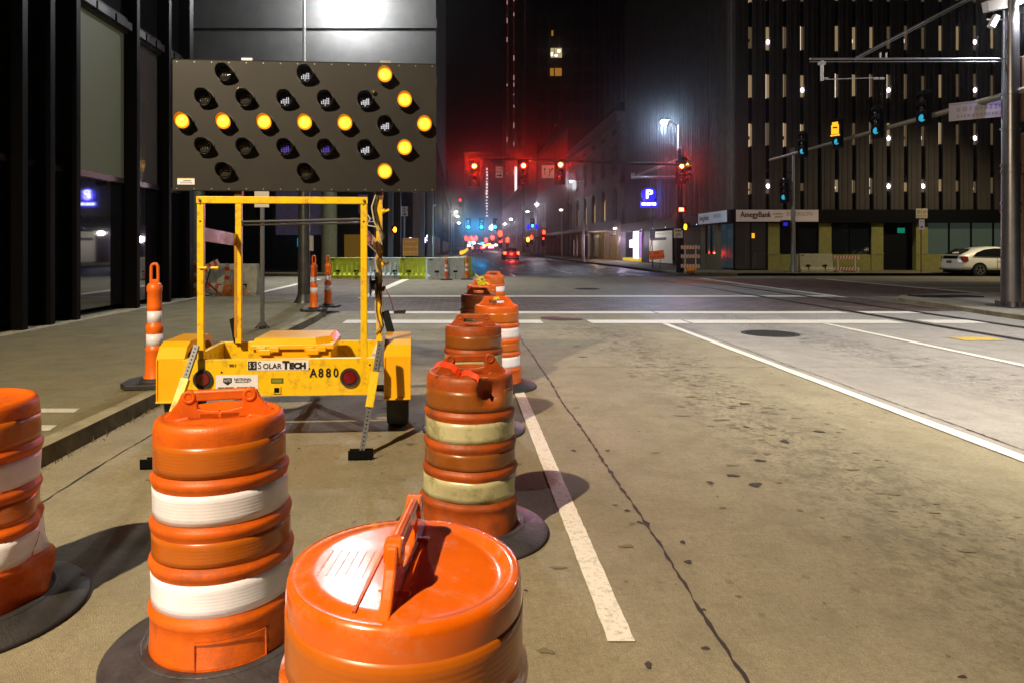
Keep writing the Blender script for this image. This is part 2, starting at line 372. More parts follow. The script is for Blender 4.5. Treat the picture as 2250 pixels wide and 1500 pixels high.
# joints and cracks of the concrete
def joint(x, y0, y1, w=.014, z=.0045, mat=None, seed=1, horiz=False):
    rg = random.Random(seed); m = MB(); n = int((y1-y0)/.05); pts = []
    for i in range(n+1):
        o = rg.uniform(-.005, .005)+.012*math.sin(i*.11)*math.sin(i*.037); ww = w*rg.uniform(.2, 1.3)*(1.9 if rg.random() < .12 else 1); pts.append((x+o-ww, x+o+ww, y0+(y1-y0)*i/n))
    for a, b in zip(pts, pts[1:]):
        q = [(a[0], a[2]), (a[1], a[2]), (b[1], b[2]), (b[0], b[2])]
        m.poly([(p[1], p[0]) for p in q] if horiz else q, z)
    return struct('pavement_joint', m, mat or M('joint_tar', (.03,.018,.016), .7))
joint(1.07, .6, 14.1, .009)
joint(-2.62, 3, 14, .007, seed=3)
joint(4.45, 3, 14.1, .006, seed=4)
for y, s in ((2.2, 5), (9.1, 6), (13.2, 8)): joint(y, -3.0, 12.3, .005, seed=s, horiz=True)
for s, (px, py, rx, ry) in enumerate([(1500,1192,.022,.02),(1512,1235,.022,.024),(1424,1462,.018,.022),(1378,1122,.02,.018),(1352,1110,.02,.01),(1155,1298,.014,.008),(1724,970,.05,.045),
      (1636,887,.05,.05),(1335,990,.02,.02),(1670,1012,.05,.03),(1640,938,.03,.03),(1800,948,.05,.04),(1405,1148,.02,.02),(1545,1340,.015,.01),(2115,1488,.02,.01),(1660,1065,.06,.04),(1610,1045,.05,.03),(1560,1060,.03,.02),(1550,1425,.02,.012),(1260,990,.03,.02)]):
    p = G(px, py); struct('road_stain', MB().blob(p.x, p.y, rx*.75, ry*.9, .0055, s), M('tar_spot', (.04,.032,.03), .75))
for s, (px, py, rx, ry) in enumerate([(1230,701,.42,.32)]):
    p = G(px, py); struct('road_stain', MB().blob(p.x, p.y, rx, ry, .0125, s+50), M('rust_stain', (.10,.022,.018), .7))
rg = random.Random(78)
for cxx, y0, y1, wd, nn, mt, pw in ((2.7, 2.6, 13.5, .42, 210, M('olive_grime_spot', (.16,.135,.085), .8), 1.), (6.3, 5, 14, .35, 70, M('grey_grime_spot', (.17,.165,.16), .8), 1.), (.2, 2.3, 9, .5, 40, MC['olive_grime_spot'], 1.)):
    m = MB()
    for k in range(nn):
        y = y0+(y1-y0)*rg.random()**.8; x = cxx+.5*math.sin(y*.9)*.3+rg.gauss(0, wd); q = rg.uniform(.008, .026)*(1.6 if y > 6 else 1)
        m.blob(x, y, q*rg.uniform(1, 1.9), q*.8, .0051, k, 13)
    struct('road_stain', m, mt)
rg = random.Random(77)
for cxx, y0, y1, wd, nn, mt in ((2.75, 2.4, 13.5, .42, 620, M('faint_grime_speck', (.19,.16,.10), .8)), (6.3, 4.5, 14, .40, 300, M('grey_grime_speck', (.20,.19,.17), .8)), (1.7, 2.2, 12, .5, 120, MC['faint_grime_speck']), (-.6, 2.4, 9, .9, 160, MC['faint_grime_speck'])):
    m = MB()
    for k in range(nn):
        y = y0+(y1-y0)*rg.random(); x = cxx+rg.gauss(0, wd); q = rg.uniform(.003, .009) if rg.random() < .93 else rg.uniform(.010, .018)
        m.blob(x, y, q*1.3, q, .0048, k, 9)
    struct('road_stain', m, mt)
def manhole(px, py, r, lab):
    p = G(px, py); t = thing('manhole_cover', lab, 'manhole cover', (p.x, p.y, 0))
    m = MB().lathe([(r, .0), (r, .009), (r-.05, .009), (r-.055, .004)], 32); m.build('frame', M('cast_iron', (.03,.028,.027), .6, metal=.5, noise=.3), t)
    m = MB(); m.disc((0,0,.007), r-.057, 32, nrm=(0,0,1))
    for k in range(-4, 5):
        w = math.sqrt(max(0, (r-.09)**2-(k*r/5.2)**2)); m.box(-w, w, k*r/5.2-.015, k*r/5.2+.015, .007, .013)
    m.build('lid', M('cast_iron_lid', (.022,.02,.02), .6, metal=.4, noise=.3), t)
manhole(1692, 733, .50, 'dark round iron manhole cover in the middle of the pale right hand lane')
manhole(1290, 635, .5, 'dark round manhole cover in the intersection beyond the brick crossing')
t = thing('storm_grate', 'dark iron storm grate let into the right hand corner kerb ramp', 'storm grate', (14.5, 20.4, .1))
m = MB(); m.box(-.9, .9, -.35, -.3, 0, .035); m.box(-.9, .9, .3, .35, 0, .035)
for k in range(22): m.box(-.88+k*.083, -.84+k*.083, -.3, .3, 0, .03)
m.build('grate', M('cast_iron', (.03,.028,.027)), t); 
# pavements with real kerbs
def pavement(pts, h=.13, mat=g_walk): 
    m = MB(); m.prism(pts, -.01, h, 'z'); return struct('pavement', m, mat)
LP = [(-3.2,-30),(-3.2,14.6),(-3.3,16.0),(-3.75,17.6),(-4.6,19.0),(-6.2,20.3),(-8,20.8),(-60,20.8),(-60,-30)]
pavement(LP[::1])
def kerb(pts, h=.132, w=.16):
    m = MB()
    for a, b in zip(pts, pts[1:]):
        a = Vector((*a, 0)); b = Vector((*b, 0)); d = (b-a).normalized(); r = Vector((d.y, -d.x, 0))
        q = [(a), (b), (b+r*w), (a+r*w)]
        v = [(*p.xy, -.01) for p in q]+[(a.x,a.y,h),(b.x,b.y,h),(*(b+r*w*.85).xy,h-.004),(*(a+r*w*.85).xy,h-.004)]
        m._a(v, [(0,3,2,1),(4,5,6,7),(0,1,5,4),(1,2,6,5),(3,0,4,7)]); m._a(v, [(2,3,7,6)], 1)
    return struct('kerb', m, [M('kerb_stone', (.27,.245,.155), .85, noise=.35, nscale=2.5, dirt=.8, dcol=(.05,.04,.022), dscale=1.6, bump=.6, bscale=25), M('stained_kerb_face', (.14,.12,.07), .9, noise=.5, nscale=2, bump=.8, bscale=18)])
kerb(LP[:8], .134, .17)
RP = [(60,22.3),(17.7,22.1),(15.1,21.5),(13.7,20.9),(12.95,19.9),(12.85,18.4),(12.5,16),(12.35,14),(12.4,-30),(60,-30)]
pavement(RP, .10, ground_mat('pale_pavement', (.36,.34,.28), (.44,.42,.36), .3, .8)); kerb(RP[:9], .104, .2)
FR = [(60,37.6),(15.3,37.6),(13.4,38.4),(12.4,40.2),(12.2,43),(12.2,1300),(60,1300)]
pavement(FR[::-1], .13); kerb(FR[:6][::-1][::-1], .134, .16)
FL = [(-60,37.2),(-3.6,37.2),(-2.9,38),(-2.6,40),(-2.6,1300),(-60,1300)]
pavement(FL[::-1], .13, g_walk)
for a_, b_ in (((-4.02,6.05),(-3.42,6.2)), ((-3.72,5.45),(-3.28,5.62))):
    struct('pavement_lit_patch', MB().poly([(a_[0],a_[1]),(b_[0],a_[1]),(b_[0]-.03,b_[1]),(a_[0]+.08,b_[1])], .1345), line_mat('painted_lit_patch', (.55,.52,.42), .8))  # light falling on the pavement, put in as two pale sheets
# weeds along both kerbs
def weeds(name, path, n, mat, h=.05):
    m = MB(); rg = random.Random(3)
    for k in range(n):
        i = rg.randrange(len(path)-1); t = rg.random(); a, b = path[i], path[i+1]
        x = a[0]+(b[0]-a[0])*t+rg.gauss(0, .03); y = a[1]+(b[1]-a[1])*t+rg.gauss(0, .03)
        if rg.random() < .45 and math.sin(y*3.1)+math.sin(x*7+y*1.3) < 0: continue
        an = rg.uniform(0, 6.3); hh = h*rg.uniform(.3, 1.2); dx, dy = math.cos(an)*.004, math.sin(an)*.004; lx, ly = rg.gauss(0, .02), rg.gauss(0, .02)
        m._a([(x-dx,y-dy,0),(x+dx,y+dy,0),(x+lx,y+ly,hh)], [(0,1,2)])
    o = m.build(name, mat); o['kind'] = 'stuff'; o['label'] = 'dry weeds growing in the gutter along the kerb'; o['category'] = 'weeds'
weeds('gutter_weeds', [(-3.02,3.0),(-3.0,9)], 600, M('dry_weeds', (.16,.13,.05), .8))
weeds('gutter_weeds', [(12.2,13.5),(12.65,16.5),(12.7,19.0)], 900, M('dry_weeds', (.16,.13,.05)), .06)
# ---------------------------------------------------------------- traffic barrels
H = .935
def barrel(label, x, y, rz, dirty=False, crumple=0., base_r=.46, base_mat=None, scale=1., lean=(0, 0), seed=1, ears=True, z=0.):
    t = thing('traffic_barrel', label, 'traffic barrel', (x, y, z), rz, 'orange traffic barrels closing off the lane')
    t.scale = (scale,)*3; t.rotation_euler = (lean[0], lean[1], rz)
    rg = random.Random(seed); ph = [rg.uniform(0, 6.3) for _ in range(8)]
    def fn(v):
        if not crumple: return v
        a = math.atan2(v.y, v.x); r = math.hypot(v.x, v.y)
        if r < .1 or v.z > .86: k = 0.
        else: k = max(0., 1-v.z/.62)**.8+.12
        tri = lambda u: abs(((u/math.pi) % 2)-1)*2-1
        d = crumple*k*(.55*tri(3*a+ph[0]+v.z*9)+.45*tri(5*a+ph[1]-v.z*12)+.25*tri(9*a+ph[2]+v.z*21))
        s = 1+d/max(r, .1); return Vector((v.x*s, v.y*s, v.z))
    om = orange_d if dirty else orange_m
    rim = [(.0,.912),(.12,.914),(.19,.918),(.212,.926),(.224,.935),(.236,.932),(.2455,.922),(.250,.905),(.252,.885)]
    # bands of the wall: (z, r) going down, with raised ribs between them
    wall = [(.252,.862),(.252,.735),(.263,.725),(.2655,.714),(.2635,.703),(.2575,.690),(.2575,.565),(.2685,.555),(.2715,.543),(.2695,.531),(.2635,.520),(.2635,.418),(.2745,.407),(.2775,.395),(.2755,.383),(.269,.372),(.269,.240),(.280,.229),(.283,.216),(.281,.203),(.275,.192),(.277,.12),(.282,.06),(.286,.03),(.270,.022)]
    m = MB()
    prof = rim+wall; fine = []
    for (r0, z0), (r1, z1) in zip(prof, prof[1:]):
        n = max(1, int(abs(z1-z0)/.035))
        for i in range(n): fine.append((r0+(r1-r0)*i/n, z0+(z1-z0)*i/n))
    fine.append(prof[-1]); m.lathe(fine[::-1], 72)
    m.build('drum', om, t, fn=fn, weld=True)
    for nm, r, z0, z1, mat in (('amber_band', .2532, .742, .858, r_orange_d if dirty else r_orange), ('white_band', .2587, .572, .684, r_white_d if dirty else r_white),
                               ('amber_band', .2647, .424, .514, r_orange_d if dirty else r_orange), ('white_band', .2702, .247, .365, r_white_d if dirty else r_white)):
        b = MB(); b.lathe([(r-.004, z0-.0005), (r, z0), *[(r, z0+(z1-z0)*i/4) for i in (1, 2, 3)], (r, z1), (r-.004, z1+.0005)], 72)
        b.build('reflective_band', mat, t, fn=fn)
    # moulded carrying handle: two eared posts, a top bar and flared feet
    m = MB(); th = .012
    def plate(poly): m.prism(poly, -th, th, 'y')
    for s in (-1, 1):
        poly = [(s*.232,.915),(s*.195,.945),(s*.162,.985),(s*.145,1.022),(s*.095,1.026),(s*.088,.985),(s*.085,.955),(s*.04,.945),(s*.0,.944),(s*.0,.912)]
        plate(poly if s < 0 else poly[::-1])
        m.ring((s*.118, 1.003), .027, .012, -.018, .018, 20)
        m.prism([(s*.22,.910),(s*.10,.910),(s*.12,.928)][::s], -.034, .034, 'y')
        m.disc((s*.118, -.0165, 1.003), .012, 12); m.disc((s*.118, .0165, 1.003), .012, 12, nrm=(0,1,0))
    m.box(-.10, .10, -.012, .012, .985, 1.016); m.cyl((-.1,0,1.016), (.1,0,1.016), .013, n=12)
    m.box(-.08, .08, -th, th, .912, .938)
    m.build('handle', om, t, bevel=.005)
    bm_ = base_mat or rubber
    m = MB(); q = base_r
    m.lathe([(.262,.05),(.275,.062),(.30,.070),(.33,.064),(.38,.048),(q-.03,.030),(q-.008,.022),(q,.014),(q-.004,.0),(.25,.0)][::-1], 72)
    m.lathe([(.305,.0695),(.315,.074),(.325,.0665)][::-1], 72)
    bo = m.build('rubber_base', bm_, t)
    return t
def on(px, Y): return (px-1010)/1500*Y
BR = []
B = lambda *a, **k: BR.append(barrel(*a, **k)) or BR[-1]
bF = B('nearest orange barrel, seen from above with its handle edge on and a pale shiny lid', -.117, 1.47, R(84), scale=.995, seed=2)
b2 = B('clean bright orange barrel in front of the trailer, with two broad white bands', on(496, 2.74), 2.74, R(7), lean=(R(-1), R(-1.5)), base_mat=rubber_w)
bL = B('orange barrel with a crumpled foot, cut off by the left edge of the photo', -2.14, 3.0, R(125), crumple=.045, seed=5)
b4 = B('dirty orange barrel with greenish grimy white bands and a dent under its lid', on(1032, 3.86), 3.86, R(10), dirty=True, crumple=.014, base_mat=rubber_w, scale=.965, seed=8)
b5 = B('dirty orange barrel half hidden behind the grimy banded one, pale worn lid', on(1040, 6.0), 6.0, R(-8), dirty=True, base_mat=rubber_w, scale=.98, seed=4)
b6 = B('clean orange barrel standing to the right of the row with yellow tape on its handle', on(1091, 7.85), 7.85, R(5), seed=6)
b7 = B('dark brownish orange barrel standing in shadow to the left of the row', on(1052, 9.6), 9.6, R(-35), dirty=True, crumple=.01, seed=7)  # dark tone comes from the darker dirty plastic
b8 = B('orange barrel with a knot of yellow caution tape on its lid', on(1058, 11.9), 11.9, R(25), seed=9)
b9 = B('farthest orange barrel of the row, on the brick crossing', on(1084, 15.6), 15.6, R(5), seed=10, z=.012)
# dent of the dirty barrel
def dent(o, cx, cz, rx, rz_, dep, ang):
    for ch in o.children:
        if ch.type != 'MESH' or not (ch.name.startswith('drum') or ch.name.startswith('reflective')): continue
        for v in ch.data.vertices:
            a = math.atan2(v.co.y, v.co.x)-ang; a = (a+math.pi) % (2*math.pi)-math.pi
            q = (a*.26/rx)**2+((v.co.z-cz)/rz_)**2
            if q < 1 and v.co.xy.length > .05:
                k = 1-dep*(1-q)**1.2/.26; v.co.x *= k; v.co.y *= k; v.co.z -= dep*.3*(1-q)
dent(b4, 0, .86, .10, .085, .085, R(-62)-R(10))
dent(b4, 0, .20, .16, .16, .03, R(-110))
def tape(label, x, y, z, col, n, seed, size=.10):
    rg = random.Random(seed); m = MB()
    for k in range(n):
        pts = []; p = Vector((rg.uniform(-.04,.04), rg.uniform(-.03,.03), rg.uniform(0,.03))); d = Vector((rg.uniform(-1,1), rg.uniform(-.6,.6), rg.uniform(0,1))).normalized()
        for i in range(7):
            pts.append(p.copy()); p += d*size/5; d = (d+Vector((rg.uniform(-.8,.8), rg.uniform(-.6,.6), rg.uniform(-1.1,.4)))).normalized(); p.z = max(p.z, 0)
        w = Vector((rg.uniform(-.01,.01), .008, .012))
        for a, b in zip(pts, pts[1:]): m._a([a-w, b-w, b+w, a+w], [(0,1,2,3)])
    o = m.build('caution_tape', M(label[:12], col, .4), None); o.location = (x, y, z); tag(o, label, 'caution tape'); return o
tape('yellow caution tape knotted on the handle of the barrel with the yellow knot', on(1058,11.9), 11.85, .95, (.62,.55,.02), 10, 3, .2)
tape('short yellow tape end tied round the handle of the clean right hand barrel', on(1088,7.85), 7.8, .97, (.6,.5,.03), 3, 5, .09)
tape('loose red plastic strip lying over the lid of the dirty dented barrel', on(1012,3.86), 3.70, .905, (.8,.05,.01), 2, 9, .16)
# embossed box on the lower wall of the clean barrel, moulded dashes on the nearest lid
m = MB()
for (a0, z0, a1, z1) in ((0,0,.26,0), (0,.10,.26,.10), (0,0,0,.10), (.26,0,.26,.10)):
    n = 8
    for i in range(n):
        A = R(-100)+(a0+(a1-a0)*i/n)/.283*1.; Bq = R(-100)+(a0+(a1-a0)*(i+1)/n)/.283
        r = .2835
        m.bar((r*math.cos(A), r*math.sin(A), .065+z0+(z1-z0)*i/n), (r*math.cos(Bq), r*math.sin(Bq), .065+z0+(z1-z0)*(i+1)/n), .004, .005)
m.build('moulded_mark', orange_m, b2)
rg = random.Random(4); m = MB()
for c in range(6):
    yy = -.02+.055*(c % 3)-.03; 
    for k in range(11): m.box(-.075+k*.011, -.075+k*.011+rg.uniform(.004,.010), .075+c*.019, .075+c*.019+.003, .9125, .9150)
m.box(-.21, .17, .055, .062, .9125, .918); 
m.build('moulded_mark', orange_m, bF)
# the nearest lid is pitched like a shallow roof on both sides of its handle
for ch in bF.children:
    if ch.name.startswith('drum'):
        for v in ch.data.vertices:
            r = v.co.xy.length
            if r < .215 and v.co.z > .9: v.co.z = .926 if v.co.y > 0 else .926-.11*abs(v.co.y)
            elif v.co.z > .9: v.co.z = min(v.co.z, .921)
    elif ch.name.startswith('moulded'):
        for v in ch.data.vertices: v.co.z += .0115
# gloss of the nearest lid
lid = M('shiny_orange_lid', (.66,.115,.003), .21, noise=.15, nscale=5, dirt=.3, dcol=(.5,.3,.2), dscale=12, coat=.8, bump=.06, bscale=12)
for ch in bF.children:
    if ch.name.startswith('drum') or ch.name.startswith('handle'): ch.data = ch.data.copy(); ch.data.materials[0] = lid

# ---------------------------------------------------------------- tall delineator posts
def delineator(label, x, y, z, rz=0., s=1., base=(.30,.28)):
    t = thing('delineator_post', label, 'delineator post', (x, y, z), rz, 'tall orange delineator posts'); t.scale = (s,)*3
    m = MB(); m.prism([(-.30,-.13),(-.22,-.26),(.22,-.26),(.30,-.13),(.30,.13),(.22,.26),(-.22,.26),(-.30,.13)] if base else [], 0, .055, 'z')
    m.lathe([(.15,.055),(.13,.085),(.0,.085)][::-1], 24); m.build('rubber_base', rubber, t, bevel=.01)
    m = MB(); m.lathe([(.112,.06),(.108,.10),(.096,.12),(.090,.36),(.094,.37),(.094,.40),(.083,.41),(.082,.56),(.086,.57),(.089,.60),(.086,.64),(.074,.65),(.072,.80),(.078,.81),(.078,.83),(.073,.86),(.072,.985),(.078,.995),(.078,1.05),(.068,1.06),(.064,1.075),(.05,1.08)][::-1], 32)
    m.build('post', M('bright_orange_plastic', (.85,.155,.008), .4, noise=.1, nscale=6, dirt=.25, dcol=(.3,.06,.02)), t)
    for r, z0, z1 in ((.0845,.425,.545), (.0742,.665,.785)):
        m = MB(); m.lathe([(r-.003,z0),(r,z0+.001),(r,z1),(r-.003,z1)], 32); m.build('reflective_band', r_white, t)
    m = MB()
    for sx in (-1, 1): m.cyl((sx*.036,0,1.07), (sx*.034,0,1.25), .0155, n=10)
    for k in range(10):
        a, b = math.pi*k/10, math.pi*(k+1)/10
        m.cyl((.034*math.cos(a),0,1.25+.034*math.sin(a)), (.034*math.cos(b),0,1.25+.034*math.sin(b)), .0155, n=10)
    m.box(-.036,.036,-.012,.012,1.07,1.12); m.build('handle_loop', MC['bright_orange_plastic'], t)
    return t
delineator('tall orange delineator post with long loop handle on the left kerb beside the trailer', -3.24, 7.25, .132, R(8))
delineator('left one of the two tall orange delineator posts on the kerb corner', -3.33, 15.6, .132, R(4), .98)
delineator('right one of the two tall orange delineator posts on the kerb corner', -3.22, 16.7, .12, R(-4), .98)
delineator('orange delineator post leaning against the pale blue water barrier', on(981,32.6), 32.6, .0, 0, .93)
delineator('orange delineator post at the open right end of the water barriers', on(1026,33.0), 33.0, .0, 0, .98)

# ---------------------------------------------------------------- the arrow board trailer
T = thing('arrow_board_trailer', 'yellow two wheeled trailer carrying a dark board of round lamps lit as an arrow', 'arrow board trailer', (-1.44, 5.48, 0), R(4))
m = MB()      # rear channel beam with flanges
m.box(-.76,.76,0,.006,.405,.70); m.box(-.76,.76,.006,.06,.694,.70); m.box(-.76,.76,.006,.06,.405,.411)
m.box(-.76,-.752,.006,.06,.411,.694); m.box(.752,.76,.006,.06,.411,.694)
m.build('rear_beam', yellow, T, bevel=.0015)
m = MB()
for s in (-1, 1): m.box(s*.74-.02, s*.74+.02, .062, 1.08, .50, .70)
m.box(-.72,.72,1.04,1.08,.50,.70); m.box(-.72,.72,.55,.60,.50,.56); m.box(-.05,.05,1.08,2.7,.48,.56); m.box(-.72,.72,.3,.33,.51,.515)
for s in (-1,1): m.bar((s*.7,1.08,.53),(0,2.1,.53),.06,.06)
m.box(-.52,.45,.30,.78,.50,.508)
m.build('chassis', yellow, T, bevel=.003)
m = MB(); m.cyl((-.85,.62,.33),(.85,.62,.33),.03); m.bar((.38,.62,.30),(.38,.30,.42),.06,.03); m.build('axle', black, T)
# battery box with a two step lid
m = MB(); m.T = Matrix.Translation((.05,0,0)); m.box(-.33,.32,.30,.86,.51,.735); m.build('battery_box', yel_pl, T, bevel=.01)
m = MB(); m.T = Matrix.Translation((.05,0,0)); m.box(-.355,.345,.27,.90,.735,.775); m._a([(-.345,.28,.775),(.20,.28,.775),(.335,.45,.775),(.335,.89,.775),(-.345,.89,.775),(-.32,.32,.825),(.18,.32,.825),(.29,.47,.825),(.30,.86,.825),(-.30,.86,.825)],
   [(0,1,6,5),(1,2,7,6),(2,3,8,7),(3,4,9,8),(4,0,5,9),(5,6,7,8,9)])
for x in (-.30,-.19,.10,.20): m.box(x,x+.08,.258,.272,.715,.760)
for x in (-.28,.12): m.box(x,x+.10,.254,.268,.69,.74)
m.build('box_lid', yel_pl, T, bevel=.007)
# front portal frame
for x, nm in ((-.63,'front_post'), (.665,'front_post')):
    m = MB(); m.box(x-.026,x+.026,.008,.058,.70,1.945)
    m.disc((x,.0075,1.80),.008,10,1); m.disc((x,.0075,1.965-.03),.006,10,1); m.build(nm, [yellow, black], T, bevel=.004)
m = MB(); m.box(-.66,.695,.0,.055,1.945,2.0)
m.build('top_bar', yellow, T, bevel=.003)
m = MB()
for x in (-.632,.668): m.cyl((x,-.012,1.97),(x,.0,1.97),.012,n=6); m.cyl((x,-.02,1.97),(x,-.01,1.97),.006,n=6)
m.build('bolt', galv, T)
for x, zt in ((-.565,2.25), (.745,2.25)):
    m = MB(); m.box(x-.028,x+.028,.94,1.0,.70,zt); m.build('rear_post', yellow, T, bevel=.004)
m = MB(); m.box(-.60,-.575,.935,.94,.75,1.72); m.build('post_channel', M('brownish_yellow_paint', (.40,.19,.01), .5, noise=.3), T)
for x in (-.565,.745):
    m = MB(); m.box(x-.034,x+.034,.93,1.01,2.05,2.25); m.build('board_bracket', M('dark_bronze_paint', (.10,.06,.015), .5), T)
m = MB(); m.bar((-.63,.06,1.70),(-.58,.94,1.66),.012,.11); m.build('side_brace', retro('tan_sheeting', (.30,.15,.03)), T)
m = MB(); m.bar((.67,.06,1.70),(.72,.94,1.60),.014,.115); m.build('side_brace', M('pinkish_glossy_sheeting', (.75,.35,.32), .12, coat=1., noise=.1), T, label='side brace covered in glossy pinkish sheeting')
m = MB(); m.cyl((-.55,.97,1.83),(.74,.97,1.86),.014,n=10); m.cyl((-.55,.99,1.80),(.74,.99,1.83),.010,n=8); m.build('cross_bar', dark, T)
# winch with crank on the rear right post
m = MB()
for x in (.66,.71): m.cyl((x,.90,1.24),(x+.012,.90,1.24),.10,n=24)
m.cyl((.66,.90,1.24),(.72,.90,1.24),.05,n=16); m.box(.71,.735,.86,.98,1.12,1.36); m.box(.72,.80,.88,.90,1.18,1.22)
m.build('winch', dark, T, bevel=.003)
m = MB(); m.bar((.80,.86,1.22),(.86,.86,1.10),.022,.008); m.bar((.86,.86,1.10),(.885,.86,.99),.022,.008); m.cyl((.79,.90,1.22),(.80,.85,1.22),.012,n=8)
m.build('crank', M('dark_red_metal', (.14,.03,.03), .4, metal=.5), T)
m = MB(); m.cyl((.885,.86,.985),(.98,.86,.99),.016,n=12); m.sphere((.98,.86,.99),.018); m.build('crank_grip', M('glossy_black_grip', (.02,.02,.02), .2), T)
rg = random.Random(12)
for col, x0, mt in ((0,.735,'white_cable'), (1,.765,'black_cable')):
    m = MB(); pts = [(x0-.02,.93,2.1),(x0-.06,.92,1.97),(x0-.035,.90,1.83),(x0+.03,.91,1.70)]
    z = 1.62
    while z > .74: pts.append((x0+rg.uniform(-.028,.022), .915+rg.uniform(-.01,.01), z)); z -= .07
    m.tube(pts, .0075, 6); 
    if col == 0: m.tube([(x0-.12,.92,1.93),(x0-.07,.90,1.86),(x0-.11,.9,1.80),(x0+.0,.9,1.78),(x0+.035,.9,1.62)], .006, 6)
    m.build('cable', M(mt, (.50,.45,.33) if col == 0 else (.02,.02,.02), .5), T)
for z in (1.93,1.43):
    m = MB(); m.cyl((.775,.93,z),(.80,.92,z+.01),.022,n=8); m.bar((.79,.92,z),(.84,.92,z+.02),.008,.02); m.build('wing_knob', yellow, T)
for x, z in ((-.635,1.43),(-.545,1.43)):
    m = MB(); m.cyl((x,.0,z),(x+.05,.0,z),.010,n=8); m.sphere((x+.05,0,z),.014); m.build('lynch_pin', yellow, T)
# lamps, plates and lettering on the rear beam
for x in (-.604,.552):
    m = MB(); m.cyl((x,0,.548),(x,-.012,.548),.076,n=32,mi=0); m.cyl((x,-.012,.548),(x,-.022,.548),.056,.050,n=32,mi=1); m.ring((x,.548),.076,.058,-.020,-.0,32,0)
    m.build('tail_light', [rubber, M('dark_red_lens', (.16,.002,.004), .12, coat=1., bump=.2, bscale=150)], T)
m = MB(); m.box(-.258,.225,-.003,-.0005,.612,.690,0); m.box(-.254,-.185,-.0045,-.003,.616,.686,1)
text_into(m, 'S', .062, (-.237,-.0055,.651), mi=0, sx=.6); text_into(m, 'S', .062, (-.203,-.0055,.651), mi=0, sx=.6)
text_into(m, 'S', .085, (-.163,-.0045,.650), mi=1, sx=.8); text_into(m, 'OLAR', .060, (-.063,-.0045,.643), mi=1, sx=.95, bold=.0012)
text_into(m, 'T', .085, (.045,-.0045,.650), mi=1, sx=.95, thick=.003, bold=.0045); text_into(m, 'ECH', .064, (.138,-.0045,.644), mi=1, sx=1.05, thick=.003, bold=.0040)
text_into(m, 'ECH', .064, (.1395,-.0045,.644), mi=1, sx=1.05)
wst = M('white_sticker', (.78,.77,.86), .4, noise=.06, nscale=20); inkb = M('black_ink', (.01,.01,.01), .5)
m.build('name_plate', [wst, inkb], T)
m = MB()
for i, c in enumerate('A880'): text_into(m, c, .100, (.262+i*.060,-.003,.583), sx=.84, bold=.002)
for i, c in enumerate('A880'): text_into(m, c, .098, (.2645+i*.060,-.003,.583), sx=.86)
m.build('fleet_number', inkb, T)
m = MB(); m.box(-.505,-.175,-.003,-.0005,.462,.578,0); m.prism([(-.447,.555),(-.38,.555),(-.38,.52),(-.413,.497),(-.447,.52)],-.0045,-.003,'y',1)
text_into(m, 'NTS', .030, (-.4135,-.0055,.533), mi=0, sx=.9); text_into(m, 'NATIONAL', .027, (-.295,-.0045,.543), mi=1, sx=1.0, thick=.002); text_into(m, 'NATIONAL', .027, (-.294,-.0045,.543), mi=1)
text_into(m, 'TRENCH SAFETY', .0165, (-.296,-.0045,.522), mi=1); dashes(m, -.49, -.36, .478, .011, -.0032, 1, 1); dashes(m, -.34, -.20, .478, .011, -.0032, 1, 2)
m.build('company_sticker', [wst, inkb], T)
m = MB(); m.box(-.072,.024,-.003,-.0005,.508,.548,0); m.box(-.064,.016,-.0042,-.003,.514,.542,1); m.build('green_plate', [M('dark_green_plate', (.05,.07,.02), .4), M('olive_plate', (.22,.24,.03), .4)], T)
m = MB(); m.box(-.056,.004,-.010,-.0005,.425,.482,0); m.box(-.046,-.006,-.0112,-.010,.434,.473,1); m.build('receiver_tube', [yellow, black], T)
m = MB(); text_into(m, '901', .034, (-.372,-.002,.652), sx=1.2, thick=.0012); text_into(m, '901', .034, (-.370,-.002,.652), sx=1.2, thick=.0012)
for x, z in ((-.725,.645),(-.725,.46),(.715,.645),(.715,.46),(-.46,.60),(-.46,.44),(.23,.62)): m.disc((x,-.0015,z),.009,10)
m.build('stencil_and_holes', inkb, T)
